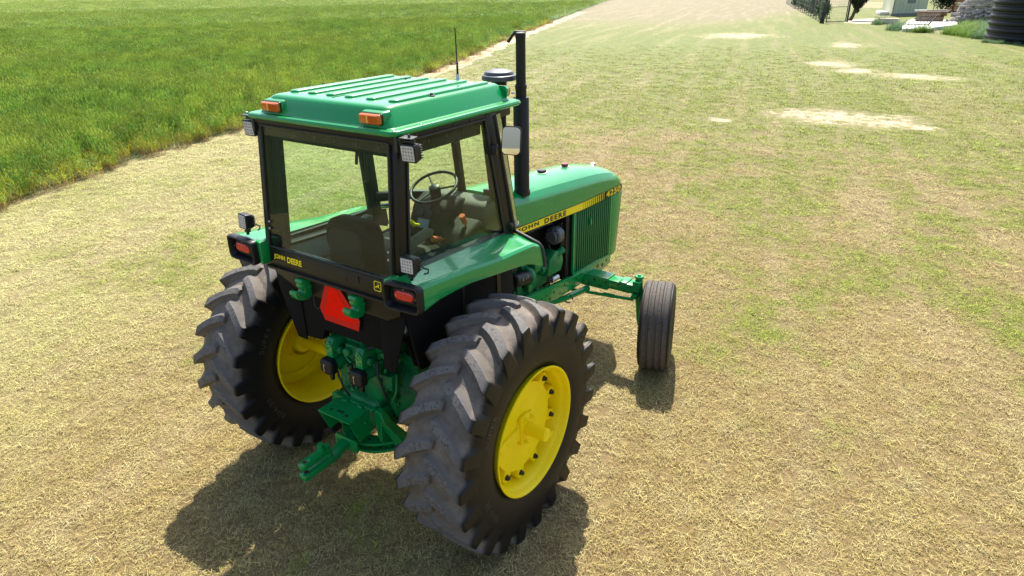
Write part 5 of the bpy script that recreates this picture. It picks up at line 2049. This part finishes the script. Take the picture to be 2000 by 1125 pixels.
PLANK = mat('pale_plank', (.47, .40, .33), .85, var=(.30, .25, .21), scale=4, amount=.8)
PINKB = mat('pink_block', (.55, .40, .33), .9, var=(.62, .52, .45), scale=3, amount=1.0)
REDC = mat('red_crate_plastic', (.33, .035, .028), .55, var=(.45, .10, .09), scale=2, amount=.6)
SAND = mat('pale_sand', (.60, .49, .35), .95, var=(.50, .38, .26), scale=1.2, amount=1.0)
BED = mat('garden_soil', (.26, .19, .10), .95, var=(.34, .27, .13), scale=.8, amount=1.0)
FENCEG = mat('fence_wire', (.16, .165, .16), .6, metal=.3)

def leaf_mat(name, c1, c2):
    m = mat(name, c1, .65, var=c2, scale=1.1, amount=1.0, spec=.25)
    return m
DARKLEAF = leaf_mat('dark_evergreen_leaf', (.020, .034, .016), (.035, .055, .022))
MIDLEAF = leaf_mat('green_leaf', (.05, .11, .025), (.085, .14, .04))
PALEDRY = leaf_mat('dry_twigs', (.34, .25, .13), (.42, .33, .2))

def crown(name, parent, c, rad, n, size, m, shape=None, clumps=14):
    """many small leaf faces in clumps through a volume, so that gaps and uneven edges show"""
    b = MB()
    cl = []
    for _ in range(clumps):
        d = Vector((random.gauss(0, 1), random.gauss(0, 1), random.gauss(0, 1))).normalized() * (random.random() ** .4)
        cl.append(d * .78)
    for _ in range(n):
        q = random.choice(cl) + Vector((random.gauss(0, .2), random.gauss(0, .2), random.gauss(0, .2)))
        if q.length > 1.12:
            continue
        w = shape(q.z) if shape else 1.0
        p = Vector((c[0] + q.x * rad[0] * w, c[1] + q.y * rad[1] * w, c[2] + q.z * rad[2]))
        u = Vector((random.gauss(0, 1), random.gauss(0, 1), random.gauss(0, 1))).normalized()
        v = u.orthogonal().normalized()
        s = size * random.uniform(.6, 1.4)
        b.add([p - u * s, p + v * s * .5, p + u * s, p - v * s * .5], [(0, 1, 2, 3)])
    return b.build(name, m, parent, smooth=False, weld=False, recalc=False)

def shrub(name, loc, rad, n, size, m, label, cat, group=None, trunk=.3, trunk_r=.06, shape=None, lean=(0, 0), clumps=14):
    r_ = tag(empty(name, loc), label, cat, group)
    t = MB()
    t.tube([(0, 0, -.05), (lean[0] * .4, lean[1] * .4, trunk * .6), (lean[0], lean[1], trunk + rad[2] * .8)], [trunk_r * 1.25, trunk_r, trunk_r * .5], 8)
    for k in range(5):
        a = k * 1.26
        t.tube([(lean[0] * .7, lean[1] * .7, trunk * .9), (lean[0] + math.cos(a) * rad[0] * .5, lean[1] + math.sin(a) * rad[1] * .5, trunk + rad[2] * .9)], [trunk_r * .5, trunk_r * .2], 6)
    t.build('trunk', BARK, r_)
    crown('crown', r_, (lean[0], lean[1], trunk + rad[2]), rad, n, size, m, shape, clumps)
    return r_

# --- sheets on the ground
def patch(name, poly, z, m):
    b = MB()
    pts = []
    n = len(poly)
    for i in range(n):
        a, c = Vector((*poly[i], 0)), Vector((*poly[(i + 1) % n], 0))
        for k in range(6):
            p = a.lerp(c, k / 6)
            w = .18 * math.sin(i * 2.1 + k * 1.7)
            pts.append((p.x + w, p.y + w * 2.2, z))
    b.add(pts, [tuple(range(len(pts)))])
    return tag(b.build(name, m, smooth=False), kind='structure')
patch('sand_patch', [(-8.0, 72.6), (-5.2, 72.0), (-4.6, 77), (-6.4, 84), (-8.6, 79)], .004, SAND)
patch('garden_bed', [(-14.5, 118), (-6.5, 116), (-7, 150), (-18, 152)], .004, BED)

# --- black ribbed tank
tk = tag(empty('water_tank', (6.65, 53.2, 0)), 'huge black ribbed plastic water tank at the right edge of the yard', 'tank')
b = MB()
prof = [(0, 3.06)]
for k in range(12):
    z0 = .06 + k * .42
    prof += [(z0 + .02, 3.02), (z0 + .06, 3.00), (z0 + .12, 3.08), (z0 + .22, 3.12), (z0 + .32, 3.08), (z0 + .38, 3.0)]
prof += [(5.2, 3.0), (5.5, 2.7), (6.0, 1.2), (6.1, .5), (6.1, 0)]
b.lathe(prof, 'z', n=72)
b.build('tank_wall', POLY, tk, angle=50)
for (a, z, r) in ((-1.78, 2.6, .12), (-1.80, .45, .14)):
    b = MB()
    p = Vector((math.cos(a) * 3.0, math.sin(a) * 3.0, z))
    d = Vector((math.cos(a), math.sin(a), 0))
    b.tube([p, p + d * .22], [r, r], 12)
    b.tube([p + d * .15, p + d * .34, p + d * .36 - Vector((0, 0, .25))], [.06, .06, .06], 8)
    b.build('tank_fitting', GALV, tk)

# --- gate with its posts
gt = tag(empty('yard_gate', (-9.75, 71.1, 0)), 'black pipe frame gate with wire infill beside the mesh fence', 'gate')
def gp_(x, y, z): return (x, y, z)
b = MB(); b.tube([(0, 0, -.2), (0, 0, 2.55)], .085, 12); b.tube([(0, 0, 2.55), (0, 0, 2.6)], [.09, .05], 12); b.build('gate_post', POSTM, gt)
b = MB(); b.tube([(1.62, 3.4, -.2), (1.62, 3.4, 2.5)], .085, 12); b.tube([(1.62, 3.4, 2.5), (1.62, 3.4, 2.56)], [.09, .05], 12); b.build('gate_post', POSTM, gt)
b = MB()
A_, B_ = Vector((.20, .42, 0)), Vector((1.50, 3.15, 0))
for z in (.10, 1.45, 2.38):
    b.tube([A_ + Vector((0, 0, z)), B_ + Vector((0, 0, z))], .04 if z != 1.45 else .022, 8)
for q in (A_, B_):
    b.tube([q + Vector((0, 0, .1)), q + Vector((0, 0, 2.38))], .045, 8)
fr_ = b.build('gate_frame', POSTM, gt)
b = MB()
for k in range(1, 10):
    q = A_.lerp(B_, k / 10)
    b.tube([q + Vector((0, 0, .1)), q + Vector((0, 0, 2.38))], .006, 4)
for k in range(1, 9):
    b.tube([A_ + Vector((0, 0, .1 + k * .26)), B_ + Vector((0, 0, .1 + k * .26))], .006, 4)
tag(b.build('wire_infill', FENCEG, fr_), kind='stuff')
b = MB(); b.tube([(.28, .2, .95), (.36, .2, 1.02), (.42, .2, .95), (.43, .2, .6)], .02, 6); b.tube([(.43, .2, .62), (.43, .2, .42)], .06, 8); b.build('padlock_chain', POSTM, gt)
b = MB(); b.box((-.12, .05, .9), (.22, .2, 1.8), (0, R(7), 0)); b.build('strainer_post', POSTM, gt, bevel=.02)

# --- wire mesh fence running away
fe = tag(empty('mesh_fence', (-9.9, 71.4, 0)), 'long grey wire mesh fence running away from the gate', 'fence')
F0, F1 = Vector((0, 0, 0)), Vector((-18.5, 66, 0))
NP = 20
for k in range(1, NP + 1):
    q = F0.lerp(F1, k / NP)
    b = MB()
    b.tube([q + Vector((0, 0, -.1)), q + Vector((0, 0, 1.95))], .04, 8)
    b.build('fence_post', FENCEG, fe)
b = MB()
for z in (.08, 1.0, 1.9):
    b.tube([F0 + Vector((0, 0, z)), F1 + Vector((0, 0, z))], .012, 4)
b.build('line_wire', FENCEG, fe)
b = MB()
LN = (F1 - F0).length
dirF = (F1 - F0).normalized()
k = 0.0
while k < LN:
    for sgn in (1, -1):
        a0, a1 = k, k + sgn * 1.8
        p0, p1 = F0 + dirF * a0 + Vector((0, 0, .08)), F0 + dirF * a1 + Vector((0, 0, 1.88))
        s_ = dirF * .006
        b.add([p0 - s_, p0 + s_, p1 + s_, p1 - s_], [(0, 1, 2, 3)])
    k += .16
tag(b.build('wire_mesh', FENCEG, fe, smooth=False, weld=False), kind='stuff')

# --- shrubs
def taper(z): return 1.0 if z > -.1 else max(.35, 1.0 + (z + .1) * .9)
shrub('topiary_tree', (-8.35, 77.5, 0), (1.2, 1.2, 1.9), 12000, .085, DARKLEAF, 'dark clipped evergreen tree with bare trunk behind the gate', 'tree', trunk=.75, trunk_r=.17, shape=taper, lean=(.55, 0), clumps=60)
spots = [(-11.3, 76.5, .75, .95, 'low green shrub growing through the fence nearest the gate'), (-12.9, 83, 1.0, 1.35, 'round green shrub behind the fence, second from the gate'), (-14.8, 90, 1.1, 1.2, 'green shrub behind the fence, third from the gate'), (-17.2, 98.5, 1.2, 1.1, 'green shrub at the far end of the fence'), (-21.5, 113, 1.3, 1.0, 'small pale green shrub far along the fence')]
for (x, y, r_, h_, lb) in spots:
    shrub('fence_shrub', (x + .5, y, 0), (r_, r_, h_), 2600, .10, MIDLEAF if h_ < 1.15 else leaf_mat('deep_green_leaf', (.028, .075, .022), (.05, .10, .03)), lb, 'shrub', 'shrubs along the mesh fence', trunk=.15, clumps=22)
shrub('dark_shrub', (-1.5, 101.5, 0), (1.75, 1.5, 2.2), 6500, .11, DARKLEAF, 'broad dark evergreen shrub between the pale shed and the red crates', 'shrub', trunk=.2, clumps=50)
shrub('garden_shrub', (-7.6, 121, 0), (1.3, 1.0, .5), 1500, .10, MIDLEAF, 'low dark green shrub on the brown garden bed', 'shrub', trunk=.05, clumps=14)
shrub('dry_shrub', (-9.2, 118, 0), (.7, .7, .95), 900, .09, PALEDRY, 'straw coloured dead shrub standing on the garden bed', 'shrub', trunk=.15, clumps=12)
b = MB()
b.tube([(0, 0, -.1), (.05, 0, 2.3)], .05, 8)
tag(b.build('marker_post', GALV, loc=(-2.15, 97.0, 0)), 'thin grey post in front of the dark shrub', 'post')

# --- pale green shed
sh_ = tag(empty('garden_shed', (-5.6, 88.1, 0)), 'pale green sheet metal shed with streaked walls behind the timber stack', 'shed')
P0, P1, P2 = Vector((0, 0, 0)), Vector((3.05, 3.3, 0)), Vector((-2.2, 10.1, 0))
P3_ = P1 + P2
def wall(a, c, z0, z1, t, m, name, parent):
    d = (c - a).normalized()
    nn = Vector((d.y, -d.x, 0)) * t
    q = MB()
    vs = [a + Vector((0, 0, z0)), c + Vector((0, 0, z0)), c + Vector((0, 0, z1)), a + Vector((0, 0, z1))]
    q.add(vs + [v + nn for v in vs], [(0, 1, 2, 3), (7, 6, 5, 4), (0, 4, 5, 1), (1, 5, 6, 2), (2, 6, 7, 3), (3, 7, 4, 0)])
    return q.build(name, m, parent, smooth=False)
wall(P0, P1, .30, 3.0, .05, SHEDM, 'front_wall', sh_)
wall(P2, P0, .30, 3.0, .05, SHEDM, 'side_wall', sh_)
wall(P1, P3_, .30, 3.0, .05, SHEDM, 'side_wall', sh_)
wall(P3_, P2, .30, 3.0, .05, SHEDM, 'back_wall', sh_)
wall(P0, P1, -.05, .30, .10, SHEDD, 'shed_base', sh_)
wall(P2, P0, -.05, .30, .10, SHEDD, 'shed_base', sh_)
b = MB(); b.tube([(0.03, -.06, .0), (.03, -.06, 3.0)], .05, 6); b.build('corner_trim', SHEDD, sh_)
wall(P0.lerp(P1, .72), P0.lerp(P1, .97), .32, 2.4, .09, SHEDM, 'shed_door', sh_)
wall(P0.lerp(P1, .38), P0.lerp(P1, .62), 1.35, 1.75, .09, SHEDD, 'wall_vent', sh_)
b = MB()
for k in range(9):
    q = P0.lerp(P1, (k + .5) / 9)
    b.box((q.x + .04, q.y - .045, 1.6), (.05, .03, 2.5), (0, 0, R(47)))
b.build('wall_ribs', SHEDM, sh_)
b = MB()
up = Vector((0, 0, 1))
a, c_, d_, e_ = P0 + up * 3.0, P1 + up * 3.0, P3_ + up * 3.35, P2 + up * 3.35
b.add([a - Vector((.2, .3, 0)), c_ + Vector((.3, -.2, 0)), d_ + Vector((.3, .3, 0)), e_ + Vector((-.3, .3, 0))], [(0, 1, 2, 3)])
b.build('shed_roof', SHEDD, sh_, solid=.06, smooth=False)

# --- concrete pad and the things lying on it
b = MB()
b.prism([(-1.95, 60.4), (-.1, 60.6), (.15, 63.2), (1.55, 66.6), (1.2, 74.5), (-2.7, 76.5), (-2.5, 66)], 'z', -.1, .26)
tag(b.build('concrete_pad', CONC, bevel=.03), 'white concrete pad edged by tall green weeds', 'slab')
rk_ = tag(empty('metal_rack', (-1.05, 66.2, .27)), 'grey metal bar rack lying tilted on the white concrete pad', 'rack')
b = MB()
for (p, q) in (((-.95, -1.6, .05), (.55, -1.6, .12)), ((.55, -1.6, .12), (.95, 1.3, .75)), ((.95, 1.3, .75), (-.5, 1.5, .6)), ((-.5, 1.5, .6), (-.95, -1.6, .05))):
    b.tube([p, q], .035, 6)
b.build('rack_frame', POSTM, rk_)
for k in range(1, 6):
    t = k / 6
    p, q = Vector((-.95, -1.6, .05)).lerp(Vector((.55, -1.6, .12)), t), Vector((-.5, 1.5, .6)).lerp(Vector((.95, 1.3, .75)), t)
    b = MB(); b.tube([p, q], .02, 6); b.build('rack_bar', POSTM, rk_)
b = MB(); b.tube([(.55, -1.3, .02), (.75, .2, .42)], .05, 6); b.build('rack_leg', POSTM, rk_)

# --- timber stack on the pad
names = ['bottom front', 'bottom middle', 'bottom back']
k = 0
for (x, y, z, L_, s_, lb) in ((-.95, 72.3, .45, 2.2, .38, 'rough brown timber baulk at the bottom front of the timber stack'), (-.9, 73.0, .47, 2.1, .40, 'rough brown timber baulk at the bottom back of the timber stack'), (-1.05, 72.5, .86, 1.9, .36, 'rough brown timber baulk on the second layer, at the front'), (-.75, 73.1, .86, 2.2, .36, 'rough brown timber baulk on the second layer, at the back')):
    b = MB()
    n = 8
    rings = []
    for i in range(n + 1):
        xx = -L_ / 2 + L_ * i / n
        o_ = random.uniform(-.05, .05)
        rings.append([(xx, p[0] + o_, p[1] + random.uniform(-.03, .03)) for p in rr2(0, 0, s_ * .5, s_ * .5, s_ * .14, 2)])
    b.loft(rings)
    tag(b.build('timber_baulk', WOODB, loc=(x, y, z), rot=(0, 0, R(random.uniform(-4, 4)))), lb, 'timber', 'baulks in the timber stack')
for (x, y, z, L_, lb) in ((-.75, 72.3, 1.10, 2.3, 'pale plank on the front edge of the timber stack'), (-.95, 72.7, 1.105, 2.5, 'pale plank in the middle of the timber stack top'), (-.6, 73.1, 1.10, 2.1, 'pale plank on the back edge of the timber stack'), (-.8, 72.6, 1.20, 2.2, 'pale plank lying topmost on the timber stack'), (-1.75, 72.2, 1.19, 1.0, 'short white plank sticking out at the left of the timber stack')):
    b = MB(); b.box((0, 0, 0), (L_, .34, .085))
    tag(b.build('plank', PLANK if 'white' not in lb else CONC, loc=(x, y, z), rot=(0, 0, R(random.uniform(-5, 5))), bevel=.01), lb, 'plank', 'planks on the timber stack')
b = MB(); b.box((0, 0, .24), (1.55, .75, .52))
tag(b.build('clay_block', PINKB, loc=(-4.15, 71.9, 0), bevel=.08, seg=3), 'pale pink stone block lying in the grass left of the concrete pad', 'block')
b = MB(); b.box((0, 0, .18), (.9, 4.2, .42))
tag(b.build('kerb_block', CONC, loc=(-7.1, 92.2, 0), rot=(0, 0, R(13)), bevel=.05), 'white concrete kerb block along the left foot of the pale shed', 'kerb')

# --- pile of weathered logs
b = MB()
rings = []
for i in range(7):
    t = i / 6
    rad = .105 * (1 - .25 * t) * random.uniform(.9, 1.1)
    rings.append([(t * 2.0 - 1.0, rad * math.cos(a) + .04 * math.sin(t * 7), rad * math.sin(a) + .03 * math.cos(t * 5)) for a in np.linspace(0, 2 * math.pi, 9)[:-1]])
b.loft(rings)
log_me = b.mesh('log', WOODG)
cnt = 0
for layer in range(15):
    z = .12 + layer * .165
    half = 1.75 * (1 - (layer / 17.0) ** 2.2)
    nrow = max(2, int(3 + half * 2.2))
    for j in range(nrow):
        for row in range(2):
            fx = -half + (2 * half) * (j + random.uniform(.2, .8)) / nrow
            o = link('log', log_me)
            o.location = (2.6 + fx * .9 + layer * .05, 72.2 + row * 1.1 - layer * .03 + random.uniform(-.3, .3), z + random.uniform(-.05, .05))
            o.rotation_euler = (random.uniform(0, 6), random.gauss(-.12, .16), random.gauss(.1, .28) + (math.pi if random.random() < .5 else 0))
            s_ = random.uniform(.75, 1.25)
            o.scale = (s_ * random.uniform(.6, 1.0), s_, s_)
            tag(o, 'weathered grey log in the heap left of the black tank', 'log', 'logs in the weathered heap')
            cnt += 1
print('logs', cnt)

# --- red crates
def crate_mesh():
    b = MB()
    w, d, h = .78, .78, .62
    for k in range(4):
        z = .05 + k * .165
        b.b2((-w / 2, -d / 2, z - .055), (w / 2, -d / 2 + .03, z + .055))
        b.b2((-w / 2, d / 2 - .03, z - .055), (w / 2, d / 2, z + .055))
        b.b2((-w / 2, -d / 2 + .031, z - .055), (-w / 2 + .03, d / 2 - .031, z + .055))
        b.b2((w / 2 - .03, -d / 2 + .031, z - .055), (w / 2, d / 2 - .031, z + .055))
    for sx_ in (-1, 1):
        for sy_ in (-1, 1):
            b.b2((sx_ * (w / 2 + .012), sy_ * (d / 2 + .012), 0), (sx_ * (w / 2 - .06), sy_ * (d / 2 - .06), h))
    b.b2((-w / 2 + .03, -d / 2 + .03, .0), (w / 2 - .03, d / 2 - .03, .03))
    return b.mesh('red_crate', REDC, smooth=False, weld=False)
cme = crate_mesh()
for i in range(4):
    for k in range(5):
        o = link('red_crate', cme, loc=(-.75 + i * .83 + random.uniform(-.02, .02), 102.6 + random.uniform(-.03, .03), k * .635), rot=(0, 0, random.uniform(-.03, .03)))
        tag(o, 'red slatted crate in the stack behind the grey logs', 'crate', 'stacked red crates')

# --- weeds round the pad and the tank
WEED = crop_mat('weed_leaf', (.08, .20, .03), (.16, .26, .035), (.20, .27, .05))
WEEDB = crop_mat('weed_leaf_blue', (.09, .18, .08), (.11, .21, .09), (.2, .28, .12))
wp_ = []
for m_ in (WEED, WEEDB):
    for q in range(2):
        m = MB()
        for i in range(40):
            r_, a_ = .3 * math.sqrt(random.random()), random.uniform(0, 6.28)
            blade(m, (r_ * math.cos(a_), r_ * math.sin(a_), 0), random.uniform(0, 6.28), random.uniform(.05, .5), random.uniform(.3, .75), random.uniform(.015, .03), random.uniform(.15, .5), 3)
        wp_.append(proto('weed_clump', m, m_, smooth=False, weld=False, recalc=False))
def rnd(n, x0, x1, y0, y1): return np.stack([rng.uniform(x0, x1, n), rng.uniform(y0, y1, n), np.zeros(n)], 1)
def tri_(n, pa, pb, pc):
    u, v = rng.uniform(0, 1, n), rng.uniform(0, 1, n)
    f = u + v > 1
    u[f], v[f] = 1 - u[f], 1 - v[f]
    pa, pb, pc = np.array(pa), np.array(pb), np.array(pc)
    q = pa + u[:, None] * (pb - pa) + v[:, None] * (pc - pa)
    return np.concatenate([q, np.zeros((n, 1))], 1)
W_ = [tri_(190, (1.0, 58.5), (3.5, 53.5), (3.6, 69)), tri_(60, (1.6, 66), (3.6, 69), (2.2, 60)), tri_(26, (-3.0, 62.0), (-2.0, 60.0), (-2.6, 68)), tri_(22, (-5.4, 70.0), (-4.4, 69.0), (-5.0, 78)), tri_(14, (-1.8, 59.6), (.2, 59.9), (-.6, 60.3)), tri_(24, (3.4, 51.2), (5.6, 49.9), (4.2, 50.3))]
WP = np.concatenate(W_)
dd = (WP[:, 0] - 6.65) ** 2 + (WP[:, 1] - 53.2) ** 2
WP = WP[(dd > 3.15 ** 2) & ~((WP[:, 0] < 1.6) & (WP[:, 0] > -2.0) & (WP[:, 1] > 60.4))]
n = len(WP)
sz = rng.uniform(.7, 1.4, n)
sz[(WP[:, 1] < 51.3) & (WP[:, 0] > 3)] *= .4
pk = np.where((WP[:, 0] < -2) | (WP[:, 0] > 3.0), rng.integers(2, 4, n), rng.integers(0, 2, n))
scatter('weeds', WP, np.stack([rng.normal(0, .1, n), rng.normal(0, .1, n), rng.uniform(0, 6.28, n)], 1), np.stack([sz * 1.2, sz * 1.2, sz], 1), wp_, pk)
